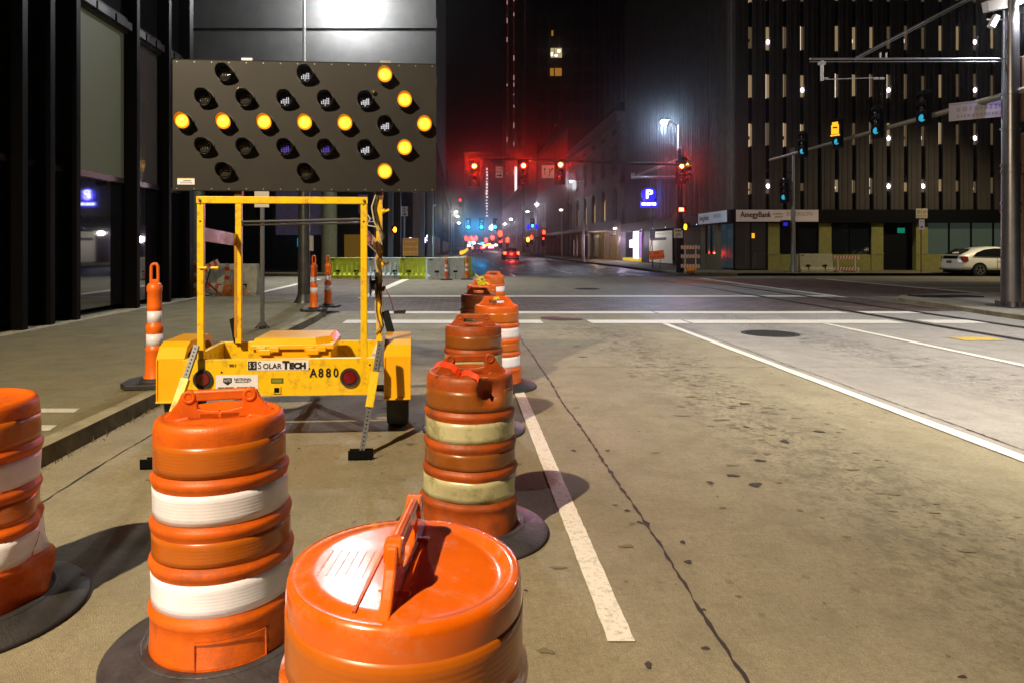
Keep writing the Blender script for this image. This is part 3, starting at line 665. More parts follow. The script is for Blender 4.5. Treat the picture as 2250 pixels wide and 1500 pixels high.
# wheels, fenders
for s in (-1, 1):
    x = s*.93
    m = MB(); w = .095
    prof = [(.20,-w*.8),(.25,-w),(.305,-w),(.325,-w*.82),(.333,-w*.4),(.333,w*.4),(.325,w*.82),(.305,w),(.25,w),(.20,w*.8)]
    m.lathe(prof, 48); 
    rot = Matrix.Translation((x,.62,.333)) @ Matrix.Rotation(R(90), 4, 'Y'); 
    m.v = [tuple(rot @ Vector(v)) for v in m.v]
    wo = m.build('wheel', rubber, T)
    m = MB(); m.lathe([(.0,.02),(.08,.03),(.10,.045),(.17,.05),(.20,.075)],32); rr = Matrix.Translation((x,.62,.333)) @ Matrix.Rotation(R(90)*s, 4, 'Y'); m.v = [tuple(rr @ Vector(v)) for v in m.v]
    m.build('rim', white_p, wo)
    out = [(.20,.33),(.20,.68),(.27,.765),(.36,.80),(.88,.80),(.98,.765),(1.05,.66),(1.05,.40)]
    m = MB(); xi, xo = (x-.11, x+.115); th = .006
    for (a, b) in zip(out, out[1:]):
        m._a([(xi,a[0],a[1]),(xo,a[0],a[1]),(xo,b[0],b[1]),(xi,b[0],b[1])], [(0,1,2,3)])
        c = lambda p: (.62+(p[0]-.62)*.975, .33+(p[1]-.33)*.975)
        a2, b2_ = c(a), c(b)
        m._a([(xi,a2[0],a2[1]),(xo,a2[0],a2[1]),(xo,b2_[0],b2_[1]),(xi,b2_[0],b2_[1])], [(3,2,1,0)])
        for xs in (xi, xo):
            d = lambda p: (.62+(p[0]-.62)*.90, max(p[1]-.05, .36) if p[1] < .7 else p[1]-.055)
            a3, b3 = d(a), d(b); m._a([(xs,a[0],a[1]),(xs,b[0],b[1]),(xs,b3[0],b3[1]),(xs,a3[0],a3[1])], [(0,1,2,3)])
    m.box(xi,xo,.175,.20,.318,.335)
    for xs in (xi, xo-.012): m.box(xs,xs+.012,.188,.2,.335,.675)
    m.build('fender', yel_pl, T, bevel=.004)
# stabiliser legs: yellow sleeve, perforated grey tube, black foot
holes = black
def leg(top, foot, f0, f1):
    top = Vector(top); foot = Vector(foot); d = foot-top
    m = MB(); m.bar(top, foot, .040, .040, up=(0,-1,0), mi=0)
    n = int(d.length/.030)
    fr = Vector((0,-1,0)); dn = d.normalized(); r = dn.cross(fr).normalized(); u = r.cross(dn).normalized()
    if u.y > 0: u = -u
    for i in range(1, n):
        c = top+d*i/n+u*.0212; m.disc(c, .0065, 8, 1, nrm=u)
    o = m.build('leg', [M('grey_perforated_tube', (.12,.125,.14), .5, metal=.5, noise=.2), holes], T)
    s = MB(); s.bar(top+d*f0, top+d*f1, .062, .062, up=(0,-1,0)); s.build('leg_sleeve', yellow, o, bevel=.003)
    p = MB(); p.box(foot.x-.095,foot.x+.085,foot.y-.07,foot.y+.07,0.,.012); p.box(foot.x-.095,foot.x+.085,foot.y-.075,foot.y-.06,.012,.075); p.box(foot.x-.095,foot.x+.085,foot.y+.06,foot.y+.075,.012,.05)
    p.build('foot_plate', black, o, bevel=.004)
leg((.800,-.045,.835), (.672,-.34,.03), .28, .60)
leg((-.640,-.045,.82), (-.80,-.45,.03), .30, .66)
for (a, b) in (((-.66,1.15,.90),(-.58,1.0,.70)), ((.80,.98,.98),(.86,.90,.78))):
    m = MB(); m.bar(a, b, .07, .05, up=(0,-1,0)); m.build('folded_leg', black, T, bevel=.004)
# the board and its lamps
BD = MB(); bw, bh = 2.43, 1.205
bx0, bz0, by = -1.285+.14, 2.115, .885
BD.box(bx0, bx0+bw, by, by+.055, bz0, bz0+bh)
BD.box(bx0-.004, bx0+bw+.004, by-.002, by+.057, bz0+bh, bz0+bh+.006)
board = BD.build('lamp_board', M('charcoal_board', (.012,.011,.011), .5, spec=.3, noise=.18, nscale=3, dirt=.25, dcol=(.03,.028,.025), dscale=2, bump=.05, bscale=300), T, bevel=.006)
amber_on = GL('lit_amber_lens', (1,.30,.006), 1.5); amber_hot = GL('lit_amber_lens_centre', (1,.52,.03), 2.2); 
hood_m = M('hood_black', (.012,.012,.012), .5)
amber_in = M('painted_lamplight_hood', (.5,.2,.02), .4)  # amber lamplight put into the inner colour of lit hoods
def lens_off(name, col, r):
    m = M(name, col, r, coat=1.)
    nt = m.node_tree; N = nt.nodes; L = nt.links
    tc = N.new('ShaderNodeTexCoord'); v = N.new('ShaderNodeTexVoronoi'); v.inputs['Scale'].default_value = 55; v.inputs['Randomness'].default_value = 0; L.new(tc.outputs['Object'], v.inputs[0])
    bp = N.new('ShaderNodeBump'); bp.inputs['Strength'].default_value = 1; bp.inputs['Distance'].default_value = .01; L.new(v.outputs[0], bp.inputs['Height'])
    for s in ('Normal', 'Coat Normal'): L.new(bp.outputs[0], N['Principled BSDF'].inputs[s])
    return m
l_off = lens_off('unlit_clear_lens', (.03,.03,.03), .12)
cx = [bx0+.115+i*(bw-.23)/6 for i in range(7)]; rowz = [bz0+bh-bh*q for q in (.105,.295,.48,.665,.85)]
lamps = [(1,0,0),(3,0,0),(5,0,1), (.5,1,0),(1.5,1,0),(2.5,1,0),(3.5,1,0),(4.5,1,0),(5.5,1,1), (0,2,1),(1,2,1),(2,2,1),(3,2,1),(4,2,1),(5,2,0),(6,2,1),
         (.5,3,0),(1.5,3,0),(2.5,3,0),(3.5,3,0),(4.5,3,0),(5.5,3,1), (1,4,0),(3,4,0),(5,4,1)]
for c, r, lit in lamps:
    x = cx[0]+(cx[1]-cx[0])*c; z = rowz[r]
    m = MB(); m.ring((x, z), .082, .068, by-.014, by+.001, 32, 0)
    n = 32; ro, ri = .072, .067                       # tunnel hood, deep above and cut back below
    for rad, flip in ((ro, 0), (ri, 1)):
        v = []
        for k in range(n+1):
            t = 2*math.pi*k/n; dep = .105+.055*math.sin(t)
            v += [(x+rad*math.cos(t), by-.002, z+rad*math.sin(t)), (x+rad*math.cos(t), by-dep, z+rad*math.sin(t))]
        m._a(v, [(2*k,2*k+1,2*k+3,2*k+2) if flip else (2*k+2,2*k+3,2*k+1,2*k) for k in range(n)], 2 if (lit and flip) else 0, True)
    v = []
    for k in range(n+1):
        t = 2*math.pi*k/n; dep = .105+.055*math.sin(t)
        v += [(x+ro*math.cos(t), by-dep, z+ro*math.sin(t)), (x+ri*math.cos(t), by-dep, z+ri*math.sin(t))]
    m._a(v, [(2*k,2*k+1,2*k+3,2*k+2) for k in range(n)], 0)
    d0 = .075 if lit else .03
    T0 = Matrix.Translation((x, by-d0, z)) @ Matrix.Rotation(R(90), 4, 'X'); mm = MB(); mm.T = T0
    mm.lathe([(.0665,.0),(.062,.010),(.054,.017)], 24, mi=1); mm.lathe([(.054,.017),(.045,.021),(.025,.026),(.0,.028)], 24, mi=4); m.v, m.f, m.m, m.sm = m.v, m.f, m.m, m.sm
    o_ = len(m.v); m.v += mm.v; m.f += [[i+o_ for i in f] for f in mm.f]; m.m += mm.m; m.sm += mm.sm
    if not lit and (c, r) in ((3,0),(2.5,1),(3.5,1),(4.5,1),(5,2),(2.5,3),(3.5,3),(4.5,3)):
        for gx in range(-2, 3):
            for gz in range(-3, 2):
                if gx*gx+gz*gz > 9 or (gz > gx*.4+.6): continue
                w_ = .0035 if c < 4.5 else .005
                m.box(x+gx*.016-w_, x+gx*.016+w_, by-.064, by-.060, z-.012+gz*.015-.005, z-.012+gz*.015+.005, 3)
    m.build('round_lamp', [hood_m, amber_on if lit else l_off, amber_in, GL('painted_violet_led_glint', (.12,.05,.9), .6) if (r == 3 and c < 4) else GL('painted_white_led_glint', (.9,.88,.95), .9), amber_hot if lit else l_off], board, label='lit amber round lamp' if lit else 'unlit round lamp in a black hood')  # reflected glints put in as glowing dots on some unlit lenses
for x, z in ((bx0+.605,bz0+bh-.265),(bx0+1.845,bz0+bh-.275)):
    m = MB(); m.cyl((x,by+.002,z),(x,by-.02,z),.028,.022,n=20); m.sphere((x,by-.02,z),.018); m.build('light_sensor', M('brassy_metal', (.4,.35,.2), .2, metal=.9), board)
m = MB(); m.box(bx0+.045,bx0+.20,by-.003,by,bz0+.055,bz0+.112,0)
for k in range(7): m.box(bx0+.05+k*.022,bx0+.062+k*.022,by-.004,by-.003,bz0+.106,bz0+.114,1)
m.box(bx0+.10,bx0+.17,by-.004,by-.003,bz0+.088,bz0+.094,2); m.box(bx0+.07,bx0+.18,by-.004,by-.003,bz0+.076,bz0+.079,2); m.box(bx0+.07,bx0+.18,by-.004,by-.003,bz0+.067,bz0+.070,2)
m.build('warning_sticker', [wst, M('yellow_print', (.7,.55,.02), .4), inkb], board)
m = MB()
for k in range(16):
    for z in (bz0+.018, bz0+bh-.018): m.disc((bx0+.04+k*(bw-.08)/15, by-.001, z), .006, 8)
m.build('rivets', M('rivet_grey', (.25,.25,.25), .4, metal=.5), board)
for x in (.62,1.9): 
    m = MB(); m.box(bx0+x,bx0+x+.10,by+.01,by+.04,bz0+bh+.005,bz0+bh+.03); m.build('lifting_lug', galv, board)
# ---------------------------------------------------------------- street lamps and poles
lamp_w = GL('lit_cool_lamp', (.86,.92,1), 40); lamp_c = GL('lit_warm_lamp', (1,.85,.55), 30); lamp_p = GL('lit_violet_white_lamp', (.92,.80,1), 30)
pole_m = M('weathered_pole_metal', (.10,.10,.10), .38, metal=.6, noise=.35, nscale=3, bump=.1, bscale=20)
pole_l = M('pale_pole_metal', (.42,.43,.46), .35, metal=.7, noise=.2)
def street_lamp(label, base, h, arm, r=.09, lit=None, power=0, color=(.9,.93,1), pm=None, arm_h=None, cat='street lamp', group=None, head=.28, lrad=.12, spot=None):
    t = thing('street_lamp', label, cat, base, 0, group)
    m = MB(); m.cyl((0,0,0), (0,0,h), r, r*.5, n=20); m.cyl((0,0,0),(0,0,.09),r*2.0,r*1.9,n=8); m.cyl((0,0,.09),(0,0,.35),r*1.25,r*1.1,n=16)
    m.build('pole', pm or pole_m, t)
    ah = arm_h or h-.1; a = Vector(arm)
    m = MB(); m.cyl((0,0,ah), (a.x*.9, a.y*.9, ah+a.z), r*.35, r*.3, n=10); m.build('arm', pm or pole_m, t)
    m = MB(); d = Vector((a.x, a.y, 0)).normalized(); p = Vector((a.x, a.y, ah+a.z)); m.bar(p-d*head*1.1+Vector((0,0,.05)), p+d*head+Vector((0,0,.05)), head*.8, .10); hd = m.build('lamp_head', pm or pole_m, t, bevel=.03)
    m = MB(); m.sphere((p.x, p.y, p.z-.02), head*.42, 16, sc=(1,1,.6)); m.build('lamp_glass', lit or lamp_w, hd)
    if power: 
        if spot: lamp('lamp_light', 'SPOT', (p.x,p.y,p.z-.25), power, color, lrad, (p.x+spot[0],p.y+spot[1],0), spot[2], .6, parent=t)
        else: lamp('lamp_light', 'SPOT', (p.x,p.y-.2,p.z-.28), power*1.3, color, lrad, (p.x-1,p.y-25,0), 140, .8, parent=t)
    return t
# corner pole behind the trailer, its lamp at the top edge of the photograph
CL = thing('street_lamp', 'dark corner pole rising behind the arrow board, thin and white above it', 'street lamp', (-4.08, 17.9, .13))
m = MB(); m.cyl((0,0,0),(0,0,4.2),.165,.14,n=24); m.cyl((0,0,0),(0,0,.05),.27,.26,n=8); m.cyl((0,0,.05),(0,0,.22),.235,.17,n=16); m.cyl((0,0,2.55),(0,0,2.6),.165,.165,n=24)
m.build('lower_pole', pole_m, CL)
m = MB(); m.cyl((0,0,4.2),(0,0,9.95),.045,.032,n=16); m.build('upper_pole', white_p, CL)
m = MB(); m.tube([(0,0,9.7),(.45,0,9.82),(1.0,0,9.76)], .028, 10); m.build('arm', pole_l, CL)
m = MB(); m.bar((.95,0,9.62),(1.60,0,9.62),.30,.10); hd = m.build('lamp_head', dark, CL, bevel=.03)
m = MB(); m.sphere((1.22,0,9.50), .20, 20, sc=(1.3,1,.6)); m.build('lamp_glass', GL('lit_white_lamp_glass', (.95,.97,1), 400), hd)
lamp('lamp_light', 'SPOT', (1.22,0,9.33), 1150, (.93,.95,1), .13, (1.5,-13,0), 140, .7, parent=CL)
lamp('lamp_spill', 'POINT', (1.22,0,9.30), 60, (.93,.95,1), .13, parent=CL)
for z, x in ((1.8,.18),): 
    m = MB(); m.box(.15,.24,-.06,.06,1.35,1.75); m.build('push_button_box', M('pale_grey_box', (.45,.42,.40), .5), CL, bevel=.01)
# big pole on the right hand corner
RPOLE = thing('signal_pole', 'thick steel corner pole at the right edge carrying tram wire bracket and signal arm', 'signal pole', (13.72, 17.0, .10))
m = MB(); m.cyl((0,0,.03),(0,0,5.0),.205,.185,n=32); m.cyl((0,0,5.0),(0,0,9.6),.185,.15,n=32); m.box(-.36,.36,-.36,.36,0,.03)
for z in (2.35, 2.55, 3.35, 3.5, 4.4, 5.28): m.cyl((0,0,z),(0,0,z+.05),.215,.215,n=32)
m.build('pole', M('brushed_steel_pole', (.17,.16,.17), .33, metal=.9, noise=.15, nscale=2, bump=.04), RPOLE)
m = MB()
for k in range(8):
    a = math.pi*2*k/8; m.cyl((.28*math.cos(a),.28*math.sin(a),.03),(.28*math.cos(a),.28*math.sin(a),.14),.035,n=6)
m.build('anchor_bolts', dark, RPOLE)
m = MB(); m.cyl((-.2,0,6.17),(-5.0,0,6.17),.026,n=10); m.cyl((-.2,.0,6.10),(-5.0,0,6.10),.012,n=6); m.build('wire_bracket_arm', pole_l, RPOLE)
m = MB(); m.cyl((-.15,0,8.15),(-3.85,0,6.20),.026,n=8); m.cyl((-.15,0.03,8.08),(-3.85,.03,6.14),.012,n=6); m.build('bracket_stay', pole_l, RPOLE)
m = MB(); m.cyl((-4.7,0,6.12),(-4.7,0,5.62),.04,n=8); m.cyl((-4.78,0,6.06),(-4.62,0,6.06),.05,n=8); m.cyl((-4.6,0,5.66),(-3.3,0,5.70),.010,n=6)
for x in (-3.2,-3.35,-4.6): m.cyl((x-.05,0,5.68),(x+.05,0,5.68),.03,n=8)
for x in (-3.1,-3.25): m.cyl((x,0,6.15),(x,0,6.32),.02,n=8)
m.build('wire_insulators', M('glazed_insulator', (.5,.5,.55), .2), RPOLE)
m = MB(); m.cyl((0,.15,5.30),(0,13.2,5.32),.085,.05,n=12); m.cyl((0,.15,5.30),(.9,-2.2,5.55),.08,n=10); m.build('signal_arm', M('cream_pole_paint', (.22,.20,.15), .4, metal=.3), RPOLE)
m = MB(); m.box(.16,.42,-.16,.16,3.3,4.3); m.box(.16,.30,-.16,.16,4.6,6.2); m.box(.205,.30,-.05,.05,0.1,3.3); m.build('control_cabinet', M('rusty_dark_cabinet', (.09,.05,.03), .6, noise=.3), RPOLE, bevel=.015)
m = MB(); m.bar((-.10,0,7.55),(-.72,-.1,7.42),.16,.26); m.bar((-.35,0,7.25),(-.5,0,6.95),.12,.14); m.bar((-.18,0,7.15),(-.6,.0,7.15),.03,.04); m.build('camera_housing', M('white_camera_case', (.7,.7,.75), .3), RPOLE, bevel=.02)
m = MB(); m.bar((.1,0,7.5),(.55,-.3,7.75),.05,.05); m.sphere((.30,-.35,7.52),.13,16,sc=(1,1,.6)); m.build('lamp_glass', GL('lit_bright_warm_glass', (1,.93,.85), 90), RPOLE)
lamp('added_street_light_off_frame', 'SPOT', (31, 33, 9.5), 3600, (1,.86,.55), .15, (27,39,0), 110, .8)  # unseen lamp added to brighten the parked car and garage base
lamp('lamp_light', 'SPOT', (.30,-.35,7.35), 1100, (.88,.90,1), .10, (-4,-1,0), 118, .7, parent=RPOLE)

def street_sign(name, label, cat, w, h, base, hz, mats, fn, post=True, rz=0., pr=.03, pmat=None, group=None, round_=0):
    t = thing(name, label, cat, base, rz, group)
    if post: m = MB(); m.cyl((0,0,0),(0,0,hz+h/2),pr,n=8); m.build('post', pmat or galv, t)
    m = MB(); m.box(-w/2,w/2,-.035,-.031,hz-h/2,hz+h/2); fn(m, w, h, hz); m.build('sign_face', mats, t)
    return t
ink = [M('sign_white', (.62,.60,.58), .45), inkb]
# no parking plate behind the portal frame
def f(m, w, h, z):
    m.box(-w/2+.01,w/2-.01,-.0365,-.035,z+h*.10,z+h*.46,1); dashes(m, -w*.38, w*.38, z+h*.28, .045, -.0368, 0, 3); m.ring((0,z-h*.12),.055,.042,-.0375,-.035,20,1)
sg = thing('street_sign', 'white parking plate on a perforated post seen through the yellow portal frame', 'street sign', (-3.54,12.25,.13))
m = MB(); m.box(-.03,.03,-.03,.03,0,2.5); m.build('post', M('dark_perforated_post', (.10,.10,.10), .5, metal=.6, noise=.4, nscale=40), sg)
m = MB(); m.box(-.13,.13,-.04,-.034,2.17,2.52); f(m,.26,.35,2.345); m.build('sign_face', [ink[0], M('blue_grey_print', (.12,.11,.22), .4)], sg)
m = MB(); m.cyl((0,0,0),(0,0,.05),.07,n=8)
for a in range(4): m.cyl((.1*math.cos(a*1.57),.1*math.sin(a*1.57),0),(.1*math.cos(a*1.57),.1*math.sin(a*1.57),.04),.012,n=6)
m.bar((0,0,.14),(.13,0,.0),.02,.02); m.bar((0,0,.14),(-.13,0,.0),.02,.02); m.build('foot_bracket', dark, sg)

# ---------------------------------------------------------------- traffic signals
red_g = GL('lit_red_lens', (1,.075,.01), 55); grn_g = GL('lit_cyan_lens', (.02,.62,.95), 14); grn_s = GL('lit_cyan_lens_soft', (.03,.50,.75), .75); off_g = M('dark_lens', (.03,.02,.02), .15, coat=1.)
red_core = GL('lit_red_core', (1,.55,.10), 60); red_o = GL('lit_red_ring', (1,.04,.002), 5)
def signal(label, loc, rz=0., lit=0, s=1., glow=None, n=3, group=None, back=True, power=0, col=(1,.012,.004), core=True, lmat=None):
    t = thing('traffic_signal', label, 'traffic signal', loc, rz, group); t.scale = (s,)*3
    m = MB(); m.box(-.17,.17,0,.20,-.55+.18,.55-.18+0) if n == 2 else m.box(-.17,.17,0,.20,-.55,.55)
    if back: m.box(-.30,.30,.08,.086,-.68,.68)
    m.box(-.03,.03,.04,.14,.55,.66)
    m.build('housing', black, t, bevel=.01)
    for k in range(n):
        z = .36-.36*k if n == 3 else .18-.36*k
        m = MB()
        v = []; nn = 20
        for i in range(nn+1):
            a = R(-35)+(math.pi+R(70))*i/nn; v += [(.150*math.cos(a),-.002,z+.150*math.sin(a)), (.150*math.cos(a),-.24 if lmat is None else -.13,z+.150*math.sin(a))]
        m._a(v, [(2*i,2*i+1,2*i+3,2*i+2) for i in range(nn)], 0, True); m.build('visor', black, t)
        m = MB(); T0 = Matrix.Translation((0,-.004,z)) @ Matrix.Rotation(R(90), 4, 'X'); m.T = T0
        m.lathe([(.142,0),(.12,.03),(.06,.055),(.0,.06)], 20)
        if k == lit and core and lmat is None: m.T = Matrix(); 
        o = m.build('lens', (lmat or red_g) if k == lit else off_g, t)
        if k == lit and lmat is None: o.data.materials[0] = red_o; c_ = MB(); c_.sphere((0,-.066,z), .085, 14, sc=(1,.3,1)); c_.build('hot_core', red_core, o)
    if power:
        z = (.36-.36*lit) if n == 3 else .18-.36*lit
        lamp('signal_light', 'SPOT', (0,-.30,z), power, col, .06, (-loc[0]*.28,-10,z-(loc[2]-1.6)*10/loc[1]), 17, 1., parent=t)
    return t
G1 = 'red signals hanging over the far side of the crossing'
Ys = 36.0
for px, py, lb in ((1042,366,'left one of the three red traffic signals hanging over the road'), (1150,365,'middle one of the three red traffic signals hanging over the road'), (1231,363,'right one of the three hanging red signals, beside the white lane arrow sign')):
    p = P(px, py, Ys); signal(lb, (p.x, p.y, p.z-.36), lit=0, power=1500, group=G1)
def one_way(m, w, h, z, o=-.0365):
    text_into(m, 'ONE', h*.30, (0,o,z+h*.30), mi=1, sx=1.0, thick=.01); text_into(m, 'WAY', h*.30, (0,o,z), mi=1, sx=.95, thick=.01)
    m.box(-w*.36,w*.12,o-.002,o+.002,z-h*.36,z-h*.25,1); m.prism([(w*.12,z-h*.46),(w*.40,z-h*.305),(w*.12,z-h*.15)],o-.003,o+.002,'y',1)
sw = [M('painted_lit_white', (.75,.70,.68), .45), inkb]  # lamplit look of these plates put into a paler white
p = P(1097,379,Ys); t = thing('one_way_sign', 'white one way plate hanging between the left and middle red signals', 'street sign', (p.x,p.y,p.z))
m = MB(); m.box(-.19,.19,-.035,-.03,-.29,.29); one_way(m,.38,.58,0); m.build('sign_face', sw, t)
p = P(1204,378,Ys); t = thing('lane_arrow_sign', 'white lane arrow sign hanging just left of the right red signal', 'street sign', (p.x,p.y,p.z))
m = MB(); m.box(-.33,.33,-.035,-.03,-.34,.34); m.box(-.015,.0,-.037,-.035,-.34,-.12,1)
m.box(-.185,-.155,-.037,-.035,-.16,.12,1); m.prism([(-.23,.10),(-.17,.22),(-.11,.10)],-.038,-.035,'y',1)
m.box(.07,.10,-.037,-.035,-.22,.10,1); m.bar((.09,-.036,-.05),(.20,-.036,.12),.004,.04,mi=1); m.prism([(.15,.13),(.26,.22),(.24,.07)],-.038,-.035,'y',1); m.prism([(.05,.1),(.085,.2),(.12,.1)],-.038,-.035,'y',1)
m.build('sign_face', sw, t)
# far corner pole with mast arm, lamp, signals
FP = thing('signal_pole', 'tall black far corner pole with long mast arm and bright blue white lamp', 'signal pole', (12.45, 38.6, .13))
m = MB(); m.cyl((0,0,0),(0,0,7.0),.16,.12,n=20); m.cyl((0,0,0),(0,0,.5),.22,.18,n=16); m.cyl((0,0,.9),(0,0,3.0),.21,.21,n=16); m.build('pole', black, FP)
m = MB(); m.cyl((-.10,0,6.9),(-.10,0,8.35),.05,.035,n=12); m.build('lamp_mast', GL('bright_lit_mast', (.5,.55,.6), .0) if False else white_p, FP)
m = MB(); m.cyl((0,-.4,6.05),(-12.0,-2.4,6.15),.09,.05,n=10); m.build('mast_arm', black, FP)
m = MB(); m.cyl((-.1,0,8.3),(-.75,0,8.62),.022,n=8); m.bar((-.55,0,8.62),(-1.1,0,8.62),.25,.09); m.build('lamp_arm', dark, FP)
m = MB(); m.sphere((-.88,0,8.50),.17,16,sc=(1,1,.7)); m.build('lamp_glass', GL('lit_bluish_lamp', (.72,.85,1), 500), FP)
lamp('lamp_light', 'SPOT', (-.88,-.2,8.25), 2300, (.50,.70,1), .12, (-4.0,-15,2.4), 54, 1., parent=FP)
m = MB(); m.cyl((0,0,5.42),(-2.75,0,5.42),.028,n=8); m.cyl((0,.05,5.34),(-2.75,.05,5.34),.015,n=8); m.cyl((0,0,6.45),(-2.5,0,5.50),.016,n=6); m.cyl((0,.06,6.35),(-2.5,.06,5.42),.012,n=6)
for x in (-2.6,-2.72): m.cyl((x,0,5.30),(x,0,5.62),.03,n=8)
m.build('wire_bracket_arm', pole_l, FP)
p = P(1497,366,38.2); signal('red traffic signal fixed high on the far right corner pole', (p.x,p.y,p.z-.36), lit=0, power=1400)
p = P(1512,357,38.3); signal('red signal head turned aside behind the one on the far right pole', (p.x,p.y+.3,p.z-.36), R(35), lit=0, core=False)
# low tram signal on the same pole, pedestrian signals
def ped(label, p, rz=0., shape='hand', col=None, s=1., power=0, group=None):
    t = thing('pedestrian_signal', label, 'pedestrian signal', p, rz, group); t.scale = (s,)*3
    m = MB(); m.box(-.22,.22,0,.16,-.22,.22); m.box(-.24,.24,-.14,0,.20,.22); m.box(-.24,-.22,-.14,0,-.05,.22); m.box(.22,.24,-.14,0,-.05,.22); m.build('housing', black, t, bevel=.01)
    m = MB()
    if shape == 'hand':
        m.prism([(-.07,-.17),(.07,-.17),(.10,-.03),(.10,.02),(-.10,.02),(-.12,-.06)],-.012,-.004,'y')
        for i, (x, h) in enumerate(((-.075,.13),(-.025,.17),(.025,.16),(.075,.11))): m.box(x-.021,x+.021,-.012,-.004,.02,h)
        m.bar((-.08,-.008,-.1),(-.15,-.008,.02),.008,.04)
    else: m.box(-.13,.13,-.012,-.004,-.10,.10)
    m.build('lit_symbol', col or GL('lit_orange_hand', (1,.22,.01), 9), t)
    if power: lamp('signal_light', 'SPOT', (0,-.2,0), power, (1,.1,.03), .05, (0,-10,-.5), 110, 1., parent=t)
    return t
p = P(1497,461,38.2); ped('square red signal glowing halfway up the far right corner pole', p, shape='box', col=GL('lit_red_square', (1,.06,.02), 30), s=.95, power=260)
p = P(1506,499,38.2); ped('orange hand signal low on the far right corner pole', p, R(20), s=.95)
p = P(868,505,35.6); ped('orange hand signal to the left beside the one way plate', p, s=.8)
p = P(1490,513,38.25); t = thing('street_sign', 'white symbol plate below the red square signal on the far right pole', 'street sign', p)
m = MB(); m.box(-.25,.25,-.03,-.02,-.26,.26); dashes(m,-.16,.16,.13,.11,-.031,1,4); m.ring((0,-.13),.13,.10,-.034,-.03,20,1,0,math.pi); m.bar((-.12,-.033,-.2),(.12,-.033,-.02),.004,.03,mi=1); m.build('sign_face', sw, t)
# signals of the cross street, seen from the side along the right hand arm
for Y, lb, s in ((19.85,'nearest cyan lit signal seen side on along the right hand arm',1.), (22.05,'second cyan lit signal along the right hand arm, behind the nearest',1.), (24.35,'cyan lit signal along the right hand arm, beside the orange tram signal',1.), (26.8,'farthest cyan lit signal along the right hand arm',1.)):
    z = 1.6+(542-(542-.272*(1500*13.72/Y)))*0; z = 5.62
    signal(lb, (13.45, Y, z), R(-72), lit=2, lmat=grn_s, group='cyan lit signals along the right hand arm', s=.78)
t = thing('tram_signal', 'orange glowing tram symbol hanging beside the third cyan signal', 'tram signal', (13.2,24.0,5.75), R(-55))
m = MB(); m.box(-.2,.2,0,.15,-.3,.3); m.build('housing', black, t); m = MB(); m.box(-.13,.13,-.01,-.002,-.20,.12); m.box(-.10,.10,-.01,-.002,.12,.22); m.box(-.16,.16,-.01,-.002,-.27,-.22); m.box(-.08,.08,-.014,-.01,.0,.05,1); m.build('lit_symbol', [GL('lit_orange_symbol', (1,.42,.01), 1.6), black], t)
p = P(2143,226,18.4); t = thing('street_name_sign', 'dim violet grey street sign on the arm beside the right hand pole', 'street sign', (13.66,18.0,5.2), R(-38))
m = MB(); m.box(-.62,.62,-.03,-.015,-.24,.24); m.box(-.62,.0,-.032,-.03,.18,.22,1); dashes(m, -.45, .55, .05, .13, -.031, 1, 5); dashes(m, -.45, .5, -.13, .09, -.031, 1, 6); m.build('sign_face', [M('dim_violet_sign', (.12,.10,.18), .4), M('deep_violet', (.05,.04,.10), .4)], t)
# slim signal pole far right behind the crossing
SP = thing('signal_pole', 'slim grey signal pole in front of the bank signs', 'signal pole', (on(1743,39), 39, .13))
m = MB(); m.cyl((0,0,0),(0,0,7.0),.14,.07,n=16); m.cyl((0,0,0),(0,0,.4),.2,.17,n=12); m.bar((0,0,6.8),(-.1,0,7.1),.08,.3); m.build('pole', M('grey_pole', (.20,.20,.21), .4, metal=.5), SP)
m = MB(); m.bar((0,0,4.6),(-.6,0,4.6),.05,.05); m.bar((0,0,5.7),(-.6,0,5.7),.05,.05); m.cyl((-.05,0,7.0),(-.05,0,9.0),.012,n=6); m.build('bracket', black, SP)
p = P(1722,420,38.9); signal('cyan lit signal on the slim pole above the bank signs', (p.x,p.y,p.z), R(-60), lit=2, lmat=grn_s, s=1.0)
p = P(1726,493,38.9); ped('small blue lit pedestrian signal on the slim pole', p, R(-60), shape='box', col=GL('dim_blue', (.02,.02,.7), .8))
# mid distance cyan signals with their light
G2 = 'cyan signals over the next crossing'
for px, lb in ((1029,'left one of the three cyan signals over the next crossing'), (1058,'middle one of the three cyan signals over the next crossing'), (1088,'right one of the three cyan signals over the next crossing')):
    p = P(px, 497, 128); signal(lb, (p.x,p.y,p.z+.36), lit=2, lmat=grn_g, power=3000, col=(.01,.45,1), group=G2, s=1.6)
p = P(1170,497,90); signal('cyan signal between two deep blue marker lamps on the right', (p.x,p.y,p.z+.36), lit=2, lmat=grn_g, power=1500, col=(.01,.35,1))
for px in (1161,1179):
    p = P(px,499,90); t = MB().sphere((0,0,0),.28,12,sc=(.8,.4,1.4)).build('marker_lamp', GL('deep_blue_glow', (.01,.0,1), 1.6)); t.location = p; tag(t, 'left deep blue marker lamp beside the cyan signal' if px < 1165 else 'right deep blue marker lamp beside the cyan signal', 'marker lamp')
p = P(1096,495,126); t = MB().box(-.5,.5,0,.05,-.8,.8).build('lane_sign', sw[0]); t.location = p; tag(t, 'small white sign hanging between cyan signals of the next crossing', 'street sign')

